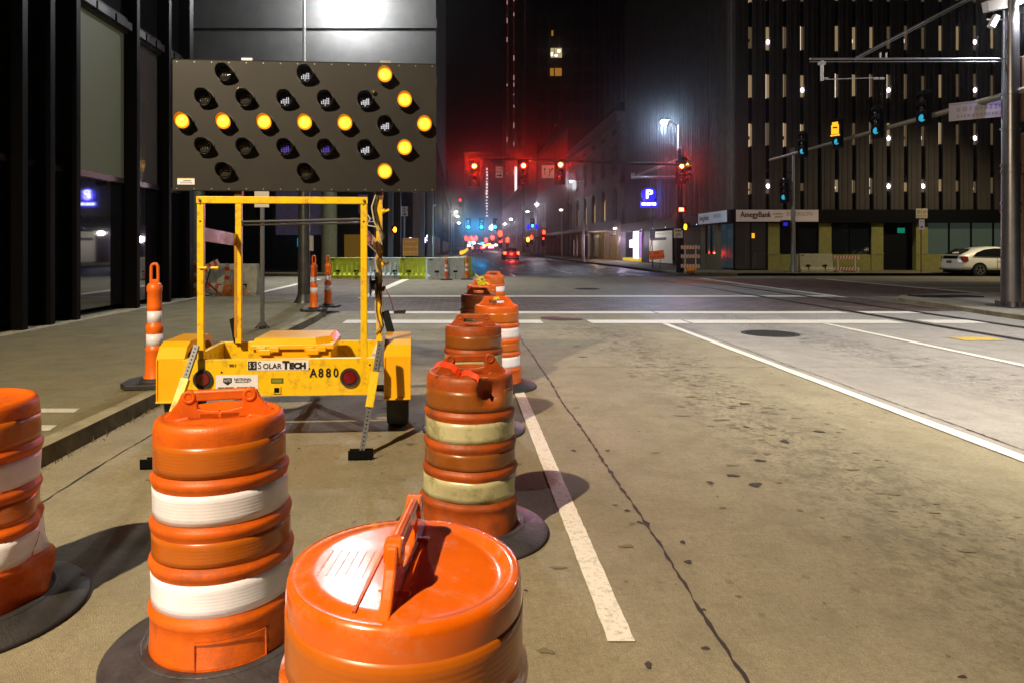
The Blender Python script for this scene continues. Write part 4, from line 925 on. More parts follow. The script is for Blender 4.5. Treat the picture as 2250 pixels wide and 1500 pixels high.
# ---------------------------------------------------------------- lamps down the street
def far_lamp(px, py, Y, side, lab, mat=lamp_p, power=0, col=(.85,.85,1), pm=None, head=.34, arm=1.2):
    p = P(px, py, Y); x = p.x-side*arm
    return street_lamp(lab, (x, Y, .13), p.z+.25-.13-.0, (side*arm, 0, .0), r=.10, lit=mat, power=power, color=col, pm=pm or pole_l, head=head, arm_h=p.z-.08, lrad=.2)
GR = 'street lamps receding along the right side'
far_lamp(1255,400,66,-1,'second street lamp along the right side, before the arched building', power=400)
far_lamp(1180,450,103,-1,'street lamp with white pole farther down the right side', power=600, head=.55)
far_lamp(1159,466,125,-1,'street lamp above the cyan signal on the right side', head=.6)
far_lamp(1123,483,160,-1,'violet white lamp above the bright far shop fronts', head=.85, power=1300, col=(.95,.8,1))
far_lamp(1109,493,195,-1,'small street lamp left of the violet white far lamp', head=.85)
far_lamp(1002,466,118,1,'left side street lamp, highest and warmest of its pair', mat=lamp_c, head=.55, power=1300, col=(1,.9,.7))
far_lamp(1005,476,135,1,'left side street lamp just below the warm highest one', head=.6)
far_lamp(1008,491,170,1,'small lamp on the left side near the cyan signals', head=.7)
far_lamp(1233,462,88,-1,'globe lamp on a white post in front of the arched building', mat=lamp_c, head=.4, arm=.1)
rg = random.Random(21)
k = 0
for i in range(16):                                              # the rising chain of lamps far down the road
    f_ = i/15; px = 1094-52*f_**.8; py = 494+37*f_**1.0; Y = 215+30*i
    p = P(px+rg.uniform(-1,1), py, Y); 
    t = thing('street_lamp', ORD[i]+' lamp from the near end of the chain of tiny lamps down the road', 'street lamp', (p.x,Y,0), 0, 'chain of tiny lamps far down the road')
    m = MB(); m.cyl((.3,0,0),(.3,0,p.z),.15,n=6); m.build('pole', pole_m, t); m = MB(); m.sphere((0,0,p.z),.75+.05*i,10); m.build('lamp_glass', lamp_w if i % 3 else lamp_p, t)
far_red = GL('far_red_light', (1,.03,.01), 9); far_or = GL('far_orange_light', (1,.35,.02), 8); far_wh = GL('far_white_light', (1,.9,.8), 8); far_pk = GL('far_pink_light', (1,.25,.45), 6); far_cy = GL('far_cyan_light', (.05,.6,1), 6)
def far_signal(px, py, Y, mat, lab, r=.5, hh=1.4):
    p = P(px, py, Y); t = thing('traffic_signal', lab, 'traffic signal', (p.x, Y, p.z), 0, 'tiny lights of far crossings')
    k = Y/128; m = MB(); m.box(-.3*k,.3*k,.05,.3,-hh*k,.5*k); m.build('housing', black, t); m = MB(); m.sphere((0,0,0), r*k, 10, sc=(.7,.5,1)); m.build('lens', mat, t)
for i, (px, py) in enumerate([(1024,524),(1035,524),(1046,524),(1028,529),(1040,528)]): far_signal(px, py, 230+i*25, far_red, ORD[i]+' of five small red signals clustered below the left cyan signal', .42)
far_signal(1099,514,140,far_red,'tall red orange signal on the right of the far road',.62); far_signal(1100,529,150,far_red,'round red signal below the tall red orange one',.45)
far_signal(1082,523,200,far_red,'red light left of the tall red orange signal',.45); far_signal(1068,528,260,far_red,'small red light near the middle of the far road',.45)
far_signal(1115,528,160,far_red,'red light straight above the car driving away',.5); far_signal(1195,511,84,far_red,'red signal below the white plate on the right',.42); far_signal(1168,522,110,far_red,'red light under the cyan signal on the right',.42)
far_signal(1194,525,84,far_red,'small red light at the foot of the right hand pole',.22); far_signal(1160,527,100,far_or,'orange lamp left of the violet shop light',.45)
far_signal(1011,440,300,far_red,'thin red aircraft warning light left of the towers',.28)
for i, (px, py, w, h, mt) in enumerate([(1195,494,9,12,0),(1168,513,3,6,0)]):
    p = P(px,py,83); o = MB().box(-w*.03,w*.03,0,.05,-h*.028,h*.028).build('street_sign', M('pinkish_plate',(.6,.45,.45),.5)); o.location = p; tag(o, 'white plate above the small red signal on the right' if i == 0 else 'tiny white plate under the cyan signal on the right', 'street sign')
SH = [(1035,534,8,6,far_cy),(1030,540,6,5,far_wh),(1042,535,5,5,far_wh),(1060,536,6,6,far_cy),(1052,538,5,5,far_wh),(1066,540,5,5,far_or),(1074,538,8,5,far_or),(1082,538,7,6,far_wh),(1090,539,5,5,far_wh),(1079,544,12,4,far_pk),(1063,543,5,6,far_pk),
      (1141,537,7,9,far_wh),(1149,537,8,9,far_wh),(1131,532,7,10,far_wh),(1120,537,3,7,far_wh),(1099,538,4,8,far_wh),(1182,531,9,9,GL('far_violet_light',(.75,.5,1),5)),(1190,529,5,7,GL('far_blue_violet',(.4,.4,1),2.5)),(1172,535,6,9,GL('far_dim_pink',(.8,.5,.7),1.5)),(1125,496,3.2,26,far_wh),(1129.5,500,3,22,far_wh),(1125,527,3,10,far_wh)]
for i, (px, py, w, h, mt) in enumerate(SH):
    Y = 175+i*9; p = P(px, py, Y); q = Y/1500
    t = thing('lit_shop_sign', ORD[sorted((q_[0],q_[1]) for q_ in SH if q_[4] is mt).index((px,py))]+' '+mt.name.replace('far_','').replace('_light','').replace('_',' ')+' lit shop front from the left, far down the road', 'shop sign', p, 0, 'glowing shop fronts far down the road')
    m = MB(); m.box(-w*q*.5,w*q*.5,0,.4,-h*q*.45,h*q*.45); m.build('lit_face', mt, t); m = MB(); m.box(-w*q*.55,w*q*.55,.4,.7,-h*q*.5,h*q*.5); m.build('case', black, t)

# ---------------------------------------------------------------- vehicles
def car(label, loc, rz, col, s=(1,1,1), tail=0., group=None, kind='hatch'):
    t = thing('parked_car' if not tail else 'driving_car', label, 'car', loc, rz, group); t.scale = s
    # x forward (length 4.45), y left
    st = [(-2.22,.36,.80,.62,.80,.55),(-2.14,.30,.95,.80,.97,.62),(-1.95,.26,1.02,.84,1.18,.60),(-1.5,.25,.98,.86,1.32,.60),(-1.0,.24,.95,.865,1.43,.60),(-.4,.23,.92,.87,1.49,.60),(.2,.23,.90,.87,1.48,.60),(.7,.23,.89,.87,1.36,.62),(1.15,.24,.88,.86,1.10,.66),(1.5,.25,.84,.85,.90,.72),(1.9,.28,.74,.80,.78,.66),(2.12,.32,.62,.68,.66,.54),(2.20,.36,.52,.5,.54,.4)]
    m = MB(); rings = []
    for x, zb, zt, w, zr, wr in st:
        rings.append([(x,-w*.94,zb),(x,-w,zb+.18),(x,-w*1.0,(zb+zt)/2+.05),(x,-w*.965,zt),(x,-wr,zr-.03 if zr > zt+.05 else zt+.01),(x,-wr*.6,max(zr,zt+.015)),(x,0,max(zr,zt+.02)+.012)])
    full = [r+[(p[0],-p[1],p[2]) for p in r[:-1]][::-1] for r in rings]; k = len(full[0]); vs = [p for r in full for p in r]
    fs = [(j*k+i, j*k+(i+1) % k, (j+1)*k+(i+1) % k, (j+1)*k+i) for j in range(len(full)-1) for i in range(k)]
    m._a(vs, fs, 0, True); m._a(full[0], [list(range(k))], 0, True); m._a(full[-1], [list(range(k))[::-1]], 0, True)
    b = m.build('body', col, t, weld=True); ss = b.modifiers.new('sub', 'SUBSURF'); ss.levels = ss.render_levels = 2
    glass = M('dark_car_glass', (.01,.01,.012), .05, coat=1.)
    for sy in (-1, 1):
        m = MB(); ys = lambda z: sy*(.855-(z-.95)*.46)
        pts = [(-1.62,1.0),(-1.35,1.20),(-.95,1.335),(-.4,1.395),(.15,1.385),(.55,1.27),(1.05,.985),(.9,.95)]
        m._a([(x, ys(z)+sy*.012, z) for x, z in pts], [list(range(len(pts)))]); m.build('side_window', glass, t)
        m = MB(); m.box(-.32,-.28,*sorted((sy*.66,sy*.88)),.95,1.40); m.build('door_pillar', black if False else col, t) if False else None
        m = MB(); m.box(.62,.80,*sorted((sy*.86,sy*1.02)),.95,1.08); m.build('wing_mirror', col, t, bevel=.03)
        m = MB(); m._a([(-2.13,sy*.82,.70),(-1.86,sy*.872,.74),(-1.90,sy*.86,.99),(-2.10,sy*.76,1.0),(-2.235,sy*.62,.72),(-2.18,sy*.58,.97)], [(0,1,2,3),(0,3,5,4)]); m.build('tail_lamp', M('tail_lamp_glass', (.25,.03,.03), .15, coat=1.) if not tail else GL('lit_tail_lamp', (1,.03,.01), tail), t)
        m = MB(); m.box(-.35,-.22,*sorted((sy*.875,sy*.90)),.80,.83); m.box(.5,.63,*sorted((sy*.875,sy*.90)),.80,.83); m.build('door_handle', col, t)
        m = MB(); m.box(-.405,-.395,*sorted((sy*.872,sy*.884)),.36,.93); m.box(.66,.67,*sorted((sy*.872,sy*.884)),.36,.93); m.build('door_seam', black, t)
        for x in (-1.30, 1.40):
            m = MB(); m.cyl((x,sy*.70,.315),(x,sy*.885,.315),.315,n=28); wo = m.build('wheel', rubber, t, bevel=.02)
            m = MB(); m.cyl((x,sy*.885,.315),(x,sy*.892,.315),.21,n=24,mi=1)
            for a in range(5): m.bar((x,sy*.898,.315),(x+.20*math.cos(a*1.2566+.3),sy*.898,.315+.20*math.sin(a*1.2566+.3)),.012,.05,up=(0,1,0)) if False else m.bar((x,sy*.9,.315),(x+.2*math.cos(a*1.2566+.3),sy*.9,.315+.2*math.sin(a*1.2566+.3)),.05,.014,up=(0,1,0))
            m.ring((x,.315),.215,.195,*sorted((sy*.888,sy*.905)),24); m.build('rim', [M('alloy', (.5,.5,.5), .3, metal=.9), black], wo)
            m = MB(); m.ring((x,.32),.375,.30,*sorted((sy*.80,sy*.884)),28,0,R(-12),math.pi+R(12)); m.build('wheel_arch', black, t)
    m = MB(); m._a([(-2.06,-.56,1.09),(-2.06,.56,1.09),(-1.50,.56,1.385),(-1.50,-.56,1.385)], [(0,1,2,3)]); m._a([(-2.215,-.52,.87),(-2.215,.52,.87),(-2.14,.54,1.03),(-2.14,-.54,1.03)], [(0,1,2,3)]); m.build('rear_window', glass, t)
    m = MB(); m.bar((-2.16,-.62,1.045),(-2.16,.62,1.045),.10,.03); m.build('spoiler', col, t, bevel=.01)
    m = MB(); m.box(-2.262,-2.255,-.17,.17,.66,.78,0); m.box(-2.24,-2.15,-.75,.75,.30,.37,0); m.build('number_plate', [M('dark_plate', (.08,.08,.1), .5)], t)
    m = MB(); m.box(-2.0,2.0,-.8,.8,.16,.30); m.build('underbody', black, t)
    if tail: lamp('tail_light', 'POINT', (-2.6,0,.8), 60*tail/6, (1,.04,.02), .1, parent=t)
    return t
car('white hatchback parked at the far kerb, half hidden by the thick right hand pole', (on(2172,37.6), 37.35, 0), 0, M('white_car_paint', (.85,.82,.76), .3, coat=.6), (1.05,1.05,1.07))
car('small dark car driving away with lit red tail lamps', (on(1121,78), 78, 0), R(90), M('dark_car_paint', (.02,.02,.025), .25, coat=1.), tail=22)
car('dark vehicle far down the middle of the road', (on(1048,165), 165, 0), R(90), MC['dark_car_paint'], (1.1,1.5,1.5), tail=5)

# ---------------------------------------------------------------- barriers and barricades
lime = M('lime_plastic', (.58,.70,.025), .5, noise=.15, nscale=4, dirt=.45, dcol=(.22,.25,.03), dscale=3); pale = M('pale_blue_white_plastic', (.62,.77,.80), .5, noise=.12, nscale=4, dirt=.35, dcol=(.3,.33,.3), dscale=3)
cream = M('cream_white_plastic', (.52,.50,.36), .55, noise=.2, nscale=5, dirt=.5, dcol=(.25,.23,.13), dscale=4)
def barrier(label, loc, rz, mat, L_=1.85, cat='water barrier', group='lime and pale water barriers round the site', ribs=True, s=1.):
    t = thing('water_barrier', label, cat, loc, rz, group); t.scale = (s,)*3
    m = MB(); prof = [(-.30,0),(-.30,.16),(-.22,.30),(-.15,.85),(-.13,1.05),(.13,1.05),(.15,.85),(.22,.30),(.30,.16),(.30,0)]
    m.prism(prof, -L_/2, L_/2, 'x')
    if ribs:
        rg = random.Random(int(loc[0]*10))
        for k in range(7):
            x = -L_*.40+L_*.8*k/6; h = rg.uniform(.55,.85); m._a([(x-.05,-.24,.28),(x+.05,-.24,.28),(x+.025,-.165,h),(x-.025,-.165,h),(x-.03,-.285,.27),(x+.03,-.285,.27),(x+.012,-.19,h-.08),(x-.012,-.19,h-.08)], [(4,5,6,7),(0,4,7,3),(5,1,2,6),(7,6,2,3)])
    m.build('shell', mat, t, bevel=.025)
    m = MB()
    for x in (-L_*.25, L_*.25): m.box(x-.10,x+.10,-.262,-.20,.33,.43); m.box(x-.006,x+.006,-.31,-.2,.0,.30)
    m.build('fork_pocket', black, t)
    m = MB(); m.box(-L_/2+.10,-L_/2+.28,-.152,-.140,.93,.99); m.build('maker_badge', M('dark_blue_badge', (.05,.08,.18), .5), t)
    return t
xs = on(764,34)
for px, Y, a, mt, lb in ((764,34.2,0,lime,'lime green water barrier at the left end of the row, behind the yellow frame'), (848,34.2,0,pale,'pale water barrier right of the leftmost lime green one'), (919,33.9,2,lime,'lime green water barrier under the orange notice'),
      (978,33.4,14,pale,'pale blue water barrier with an orange post leaning on it'), (1007,34.9,52,lime,'lime green water barrier turning the corner of the row'), (1019,37.2,84,pale,'pale water barrier just round the corner of the row'), (1020,40.5,88,cream,'far water barrier in the side row, white'), (1021,44,88,lime,'far lime water barrier in the side row')):
    barrier(lb, (on(px,Y), Y, 0), R(a), mt)
for i, (px, py) in enumerate([(1013,556),(1017,555),(1021,553),(1026,549)]):
    p = P(px,py,36+i*2.5); t = MB().sphere((0,0,0),.09,12,sc=(1,.5,1.3)).build('warning_lamp', GL('lit_amber_beacon', (1,.5,.02), 1.3)); t.location = p; tag(t, ORD[i]+' small amber beacon from the left on the side row of barriers', 'warning lamp', 'amber beacons on the barriers')
barrier('weathered white plastic barrier by the olive wall at the far kerb', (on(1790,39.2), 39.2, .13), 0, M('weathered_ivory_plastic', (.36,.34,.24), .6, noise=.2), 1.9, group='weathered barriers', ribs=False)
stripe_r = M('faded_red_sheeting', (.36,.05,.03), .5); stripe_o = M('orange_sheeting', (.62,.16,.03), .45); stripe_w = M('faded_white_sheeting', (.55,.50,.44), .5)
def barricade(label, loc, rz, w, h, rows, mat, s=1.):
    t = thing('striped_barricade', label, 'barricade', loc, rz)
    for z in rows:
        m = MB(); m.box(-w/2,w/2,-.02,0,z-.10,z+.10,0)
        n = int(w/.16)
        for k in range(n):
            x = -w/2+.04+k*(w-.08)/n; m.prism([(x,z-.1),(x+.075,z-.1),(x+.145,z+.1),(x+.07,z+.1)],-.024,-.021,'y',1) if k % 1 == 0 else None
        m.build('striped_board', [stripe_w, mat], t)
    for x in (-w/2+.22, w/2-.22):
        m = MB(); m.box(x-.03,x+.03,.0,.05,.05,h); m.box(x-.03,x+.03,-.35,.4,0,.06); m.build('upright', stripe_w, t)
    return t
barricade('low red and white striped barricade beside the weathered white barrier', (on(1856,39.2),39.0,.13), 0, 1.42, .95, (.85,.20), stripe_r)
barricade('tall three board orange and white barricade standing askew at the far right corner', (on(1513,38.3),38.0,.13), R(-24), 1.0, 1.55, (1.42,.92,.38), stripe_o)
t = tag(MB().sphere((0,0,.16),.28,16,sc=(1,1,.6)).build('sandbag', M('orange_sandbag', (.65,.22,.01), .7, bump=.4, bscale=20, noise=.3)), 'orange sandbag at the foot of the tall barricade', 'sandbag'); t.location = (on(1517,37.8),37.7,.12)
# orange road work notices
def notice(label, p, rz, w, h, lines, col, stand, size, tm=None, tilt=0.):
    t = thing('road_work_sign', label, 'road work sign', p, rz)
    m = MB(); m.T = Matrix.Rotation(tilt, 4, 'Y'); m.box(-w/2,w/2,-.02,0,-h/2,h/2,0)
    for (a,b_,c,d) in ((-w/2+.02,w/2-.02,h/2-.035,h/2-.02),(-w/2+.02,w/2-.02,-h/2+.02,-h/2+.035),(-w/2+.02,-w/2+.035,-h/2+.02,h/2-.02),(w/2-.035,w/2-.02,-h/2+.02,h/2-.02)): m.box(a,b_,-.023,-.02,c,d,1)
    for i, s in enumerate(lines): text_into(m, s, size, (0,-.025,h/2-h*(i+.5)/len(lines)*.9-h*.05), mi=1)
    m.build('sign_face', [col, tm or inkb], t)
    m = MB(); 
    for x in (-w*.25, w*.25): m.bar((x,.02,-h/2),(x*1.0,.05,-stand),.03,.03)
    m.build('stand', dark, t)
notice('square orange notice standing on the lime green water barrier', P(902,543,33.95), 0, .78, .88, ['SIDEWALK','CLOSED USE','OTHER SIDE'], M('amber_notice', (.70,.32,.03), .4), .5, .125, M('pale_lettering', (.85,.75,.5), .4))
notice('tilted orange notice in front of the cream garage door', P(1443,561,45.0), 0, .95, .56, ['END','ROAD WORK'], M('vivid_orange_notice', (.85,.14,.01), .4, es=.12, ecol=(1,.13,.01)), 1.25, .17, None, R(-6))
p = P(889,465,36.6); t = street_sign('one_way_sign', 'white one way plate on a pole left of the red neon sign', 'street sign', .34, .50, (p.x,p.y,.0), p.z, [M('pinkish_white_plate',(.42,.35,.38),.5), inkb], one_way, pr=.05, pmat=M('bluish_pole', (.10,.15,.22), .4))
t = street_lamp('thin pale pole with no lamp rising behind the barriers', (on(952,37.5),37.5,0), 3.9, (.1,0,0), r=.045, pm=M('pale_cyan_pole', (.28,.42,.44), .4), cat='pole', lit=black, head=.05)
# no parking plates in front of the far wall, and plates by the corner pole
t = thing('street_sign', 'two no parking plates over a lilac plate on a thin far kerb pole', 'street sign', (on(2024,38.4),38.4,.13))
m = MB(); m.cyl((0,0,0),(0,0,3.6),.035,n=8); m.build('post', M('brown_post', (.10,.07,.05), .6), t)
for x in (-.17,.17):
    m = MB(); m.box(x-.155,x+.155,-.05,-.045,3.05,3.60,0); m.ring((x,3.40),.10,.075,-.055,-.05,20,1); m.bar((x-.07,-.053,3.33),(x+.07,-.053,3.47),.003,.025,mi=1); text_into(m,'P',.16,(x,-.0525,3.40),mi=2); m.box(x-.10,x+.10,-.053,-.05,3.18,3.21,1); m.box(x-.10,x+.10,-.053,-.05,3.11,3.13,1)
    m.build('no_parking_plate', [M('dim_cream_plate', (.36,.33,.24), .5), M('dark_red_print', (.25,.03,.03), .5), inkb], t)
m = MB(); m.box(-.16,.16,-.05,-.045,2.42,2.98,0); m.box(-.10,.10,-.053,-.05,2.85,2.88,1); m.box(-.10,.10,-.053,-.05,2.78,2.80,1); m.disc((0,-.0535,2.56),.07,16,1); m.build('blue_plate', [M('dim_lilac_plate', (.30,.27,.36), .5), M('blue_print', (.04,.03,.30), .5)], t)
# debris pile at the left pavement end
barrel('orange barrel with white bands standing at the dark building corner', on(424,20.3), 20.6, R(60), dirty=True, seed=33, z=.13)
barrier('white water barrier behind the orange debris at the left corner', (on(500,21.4)+.1, 21.6, .0), R(2), cream, 1.6, group=None, ribs=True)
t = thing('toppled_barricade', 'toppled red and white barricade boards leaning on the white water barrier', 'barricade', (on(475,20.9),20.7,.13), R(15))
for i, (a, b) in enumerate((((-.35,-.1,.75),(.15,-.05,1.0)), ((-.3,-.1,.35),(.45,-.15,.12)), ((.35,.05,.05),(.40,.0,.95)))):
    m = MB(); m.bar(a, b, .03, .2, up=(0,-1,.1) if False else (0,0,1), mi=0); d = Vector(b)-Vector(a)
    for k in range(3): q = Vector(a)+d*(.15+.3*k); m.bar(q+Vector((0,-.02,0)), q+d*.13+Vector((0,-.02,0)), .012, .2, mi=1)
    m.build('striped_board', [stripe_w, M('vivid_red_orange_sheeting', (.7,.06,.01), .45)], t)
m = MB(); m.bar((-.3,-.3,0),(0,0,1.1),.03,.03); m.bar((.25,-.35,0),(-.35,0,.55),.04,.03); m.build('stand_leg', dark, t)
m = MB(); rg = random.Random(5)
for k in range(90):
    a = Vector((rg.gauss(0,.22), rg.gauss(0,.1), 0)); b = a+Vector((rg.gauss(0,.14), rg.gauss(0,.06), rg.uniform(.08,.42)*math.exp(-(a.x*2.2)**2)+.04)); m.bar(a, b, .02, .012)
o = m.build('debris_netting', M('orange_netting', (.55,.20,.015), .6, noise=.3)); o.location = (on(512,20.4),20.4,.13); tag(o, 'heap of torn orange safety netting before the white barrier', 'netting')
# ---------------------------------------------------------------- buildings
# left: dark glass office building with deep fins
LB = thing('glass_office_building', 'black finned office building with tall glass panes along the left pavement', 'building', (-7.8, 0, .13))
fin_m = M('black_fin_metal', (.006,.0055,.0055), 4*.1, metal=.0, spec=.06)
win_g = M('reflective_dark_glass', (.010,.010,.012), .035, spec=1.0, coat=1., ior=2.0)
blind = M('olive_woven_blind', (.045,.042,.022), .6, es=.075, ecol=(.42,.43,.22), noise=.1, nscale=90, bump=.3, bscale=150)
fins = [-4,-1.6,.8,3.2,5.2,7.0,8.8,10.2,11.7,12.5,13.35,15.85,17.6,18.95]
for y in fins:
    m = MB(); m.box(-.25,.31,y,y+.14 if y < 18 else y+.25,0,30); m.build('fin', fin_m, LB)
for i, (a, b) in enumerate(zip(fins, fins[1:])):
    a2, b2_ = a+.14, b
    m = MB(); m._a([(.0,a2,.16),(.0,b2_,.16),(.0,b2_,2.92),(.0,a2,2.92)], [(0,1,2,3)][::1]); m.build('window_pane', win_g, LB)
    m = MB(); m.box(-.20,.06,a2,b2_,2.92,3.04); m.build('transom', M('dark_glossy_transom', (.30,.22,.22), .22, metal=.9), LB)
    lit = (abs(a-13.35) < .1)
    m = MB(); m._a([(.0,a2,3.04),(.0,b2_,3.04),(.0,b2_,6.4),(.0,a2,6.4)], [(0,1,2,3)]); m.build('window_pane', blind if lit else (M('dim_woven_blind', (.06,.05,.045), .12, es=.022, ecol=(.4,.33,.25), coat=1.) if abs(a-15.85) < .1 else win_g), LB, label='upper pane with a dimly lit olive blind' if lit else None)
    m = MB(); m.box(-.3,.10,a2,b2_,6.4,6.75)
    for k in range(3): y0 = a2+(b2_-a2)*k/3; m.box(.10,.22,y0+.04,y0+(b2_-a2)/3-.04,6.45,6.62)
    m.build('louvre_band', M('dark_louvre', (.03,.026,.026), .5), LB)
    m = MB(); m.box(-.05,.0,a2,b2_,6.75,30); m.build('upper_glazing', fin_m, LB)
m = MB(); m.box(-22,-.32,-30,19.1,0,30); m.build('core', black, LB)
m = MB(); m.box(-.3,.45,-30,19.2,0,.035); m.build('plinth', M('pale_plinth_stone', (.40,.36,.24), .7, noise=.2), LB)
m = MB(); m.box(-22,-.32,19.1,19.2,0,30); m.build('end_wall', black, LB)

# behind the trailer across the side street: concrete block on round columns
CB = thing('concrete_building', 'grey concrete block carried on round columns behind the arrow board', 'building', (-3.2, 38, .13))
m = MB(); m.box(-34,1.9,-.6,26,7.4,26)
for z in (10.2, 13.4, 16.6, 20): m.box(-34,1.96,-.72,-.6,z,z+.5)
m.build('upper_block', M('lamp_lit_concrete', (.060,.060,.057), .85, noise=.18, nscale=1.2, bump=.2, bscale=8), CB)
for x in (-4.1,-11.5,-19): 
    m = MB(); m.cyl((x,.2,0),(x,.2,7.4),.44,n=28); m.build('round_column', M('column_concrete', (.20,.20,.12), .8, noise=.2, bump=.2), CB)
m = MB(); m.box(-34,-.6,6,6.4,0,7.4); m.build('back_wall', M('dark_back_wall', (.02,.02,.022), .6), CB)
for x0, x1, z0, z1, mt in ((-8.6,-5.4,2.2,5.2,'violet'),(-9.8,-8.9,.6,5,'dim'),(-3.3,-2.7,3.6,4.8,'violet'),(.2,.75,0,5.6,'grey')):
    m = MB(); m.box(x0,x1,5.8,5.95,z0,z1); m.build('wall_panel', {'violet': M('violet_grey_panel', (.24,.20,.32), .5, es=.05, ecol=(.30,.22,.45), noise=.2, nscale=4), 'dim': M('dim_glass_panel', (.02,.03,.035), .1, coat=1.), 'grey': M('pinkish_grey_panel', (.30,.24,.27), .6, noise=.2)}[mt], CB)
for x in (-1.7,-.9,.9,1.35): 
    m = MB(); m.box(x,x+.28,1.0,1.3,0,7.4); m.build('pilaster', M('blue_grey_pilaster', (.10,.12,.18), .6), CB)
m = MB(); m.box(-7.2,-6.5,5.7,5.78,1.45,2.0); m.build('lit_screen', GL('lit_cyan_screen', (.01,.30,.42), .8), CB)
m = MB(); m.box(-3.9,-2.9,4,4.1,.6,2.2); m.build('lit_panel', GL('dim_amber_panel', (.12,.06,.005), .8), CB)
t = thing('wall_lamp', 'glaring white lamp high on the concrete building, just above the photo edge', 'wall lamp', (-5.9, 37.38, 15.3))
m = MB(); m.bar((0,0,0),(0,-1.9,.1),.08,.08); m.bar((0,-1.7,.12),(0,-2.3,.12),.35,.14); m.build('arm', dark, t)
m = MB(); m.sphere((0,-2.0,-.02), .2, 16, sc=(1,1,.6)); m.build('lamp_glass', GL('lit_white_flood_glass', (1,1,1), 300), t)
lamp('lamp_light', 'POINT', (0,-1.25,-.45), 4200, (.97,.98,1), .2, parent=t)
lamp('added_barrier_light', 'SPOT', (0,-2.3,-.3), 11500, (1,.97,.85), .2, (2.6,-5.5,-15.3), 66, .8, parent=t)  # extra spot added to brighten the barriers below
# glowing words and neon farther along the left side
def neon(label, s, p, size, mat, vertical=False, sx=1.):
    m = MB()
    if vertical:
        for i, c in enumerate(s): text_into(m, c, size, (0,0,-i*size*.95), sx=1.3, thick=.03)
    else: text_into(m, s, size, (0,0,0), sx=sx, thick=.03)
    o = m.build('glowing_sign', mat); o.location = p; return tag(o, label, 'illuminated sign')
neon('white glowing shop letters to the right of the orange notice', 'SHARE', P(925,529,48), .55, GL('lit_white_letters', (.85,.85,1), 3), sx=1.1)
neon('vertical red neon characters above the glowing white letters', 'BBB', P(920,485,52), .32, GL('lit_red_neon', (1,.04,.01), 2.5), True)
t = tag(MB().sphere((0,0,0),.14,12).build('round_lamp', GL('lit_violet_lamp', (.75,.7,1), 12)), 'small violet white globe lamp above the glowing white letters', 'lamp'); t.location = P(942,519,50)
t = tag(MB().cyl((0,0,0),(0,.05,0),.13,n=16).build('round_sign', GL('lit_blue_ring', (.05,.03,1), 1.)), 'round blue lit sign right of the glowing white letters', 'illuminated sign'); t.location = P(938,530,49)

def box_building(label, x0, x1, y0, y1, h, mat, fn=None, name='office_building'):
    t = thing(name, label, 'building', ((x0+x1)/2, y0, 0)); w = (x1-x0)/2
    m = MB(); m.box(-w,w,0,y1-y0,0,h); m.build('walls', mat, t)
    m = MB(); m.box(-w-.3,w+.3,-.3,y1-y0+.3,h,h+1.2); m.build('parapet', mat, t)
    if fn: fn(t, w, y1-y0, h)
    return t
bd = M('dark_tower_stone', (.045,.035,.035), .6, noise=.3, nscale=.3); br_ = M('reddish_tower_stone', (.10,.06,.05), .55, noise=.3, nscale=.4)
wl = lambda m, t, x, z, w, h, mt: MB().box(x-w/2,x+w/2,-.06,-.02,z-h/2,z+h/2).build('lit_window', mt, t)
warm_w = GL('warm_lit_window', (.55,.42,.20), .9); dim_w = GL('dim_orange_window', (.35,.15,.02), .9)
def ribs(n, d=.35, w=.5, side='front', mat=bd, z0=3.):
    def f(t, W_, D_, h):
        m = MB()
        for k in range(n+1):
            if side == 'front': x = -W_+2*W_*k/n; m.box(x-w/2,x+w/2,-d,0,z0,h)
            elif side == 'left': y = D_*k/n; m.box(-W_-d,-W_,y,y+w,z0,h)
            else: y = D_*k/n; m.box(W_,W_+d,y,y+w,z0,h)
        m.build('wall_ribs', mat, t)
        m = MB(); n2 = int(h/4)
        for k in range(n2):
            z = 4+k*4
            if side == 'front': m.box(-W_,W_,-.12,0,z,z+1.3)
            elif side == 'left': m.box(-W_-.12,-W_,0,D_,z,z+1.3)
            else: m.box(W_,W_+.12,0,D_,z,z+1.3)
        m.build('floor_bands', bd, t)
    return f
# right side beyond the garage: ribbed tower behind the arched building
box_building('very dark ribbed tower rising behind the arched stone building', 22, 40, 72, 104, 70, bd, ribs(9, .6, .9, 'left', M('faint_rib_stone', (.10,.075,.065), .6)))
def tower_lights(t, W_, D_, h):
    ribs(5, .5, .8, 'front', br_)(t, W_, D_, h)
    rg = random.Random(3); m = MB()
    for xs in (-W_, -W_*.0-1.2, W_*.85):
        z = 30
        while z < h-6: l = rg.uniform(.4,2.2); m.box(xs-.16,xs+.16,-.72,-.6,z,z+l) if rg.random() < .55 else None; z += l+rg.uniform(.8,6)
    m.build('facade_glints', GL('faint_pinkish_glints', (1,.45,.38), .55), t)
    m = MB(); [m.box(xs-.25,xs+.25,-.58,-.5,18,h) for xs in (-W_+.3, -1.2, W_*.85)]; m.build('painted_edge_lights', GL('dim_red_edge', (.8,.10,.06), .035), t)  # reddish light on the tower edges put in as glowing strips
    m = MB(); m.box(-.9,.0,-.8,-.6,12,33); m.box(W_*.80,W_*.92,-.8,-.6,16,32); m.build('lit_stair_strip', GL('lit_white_strip', (1,.85,.88), 1.3), t)
box_building('tall tower with glinting edges straight down the road', on(1114,270), on(1157,270), 270, 300, 150, br_, tower_lights, 'tall_tower')
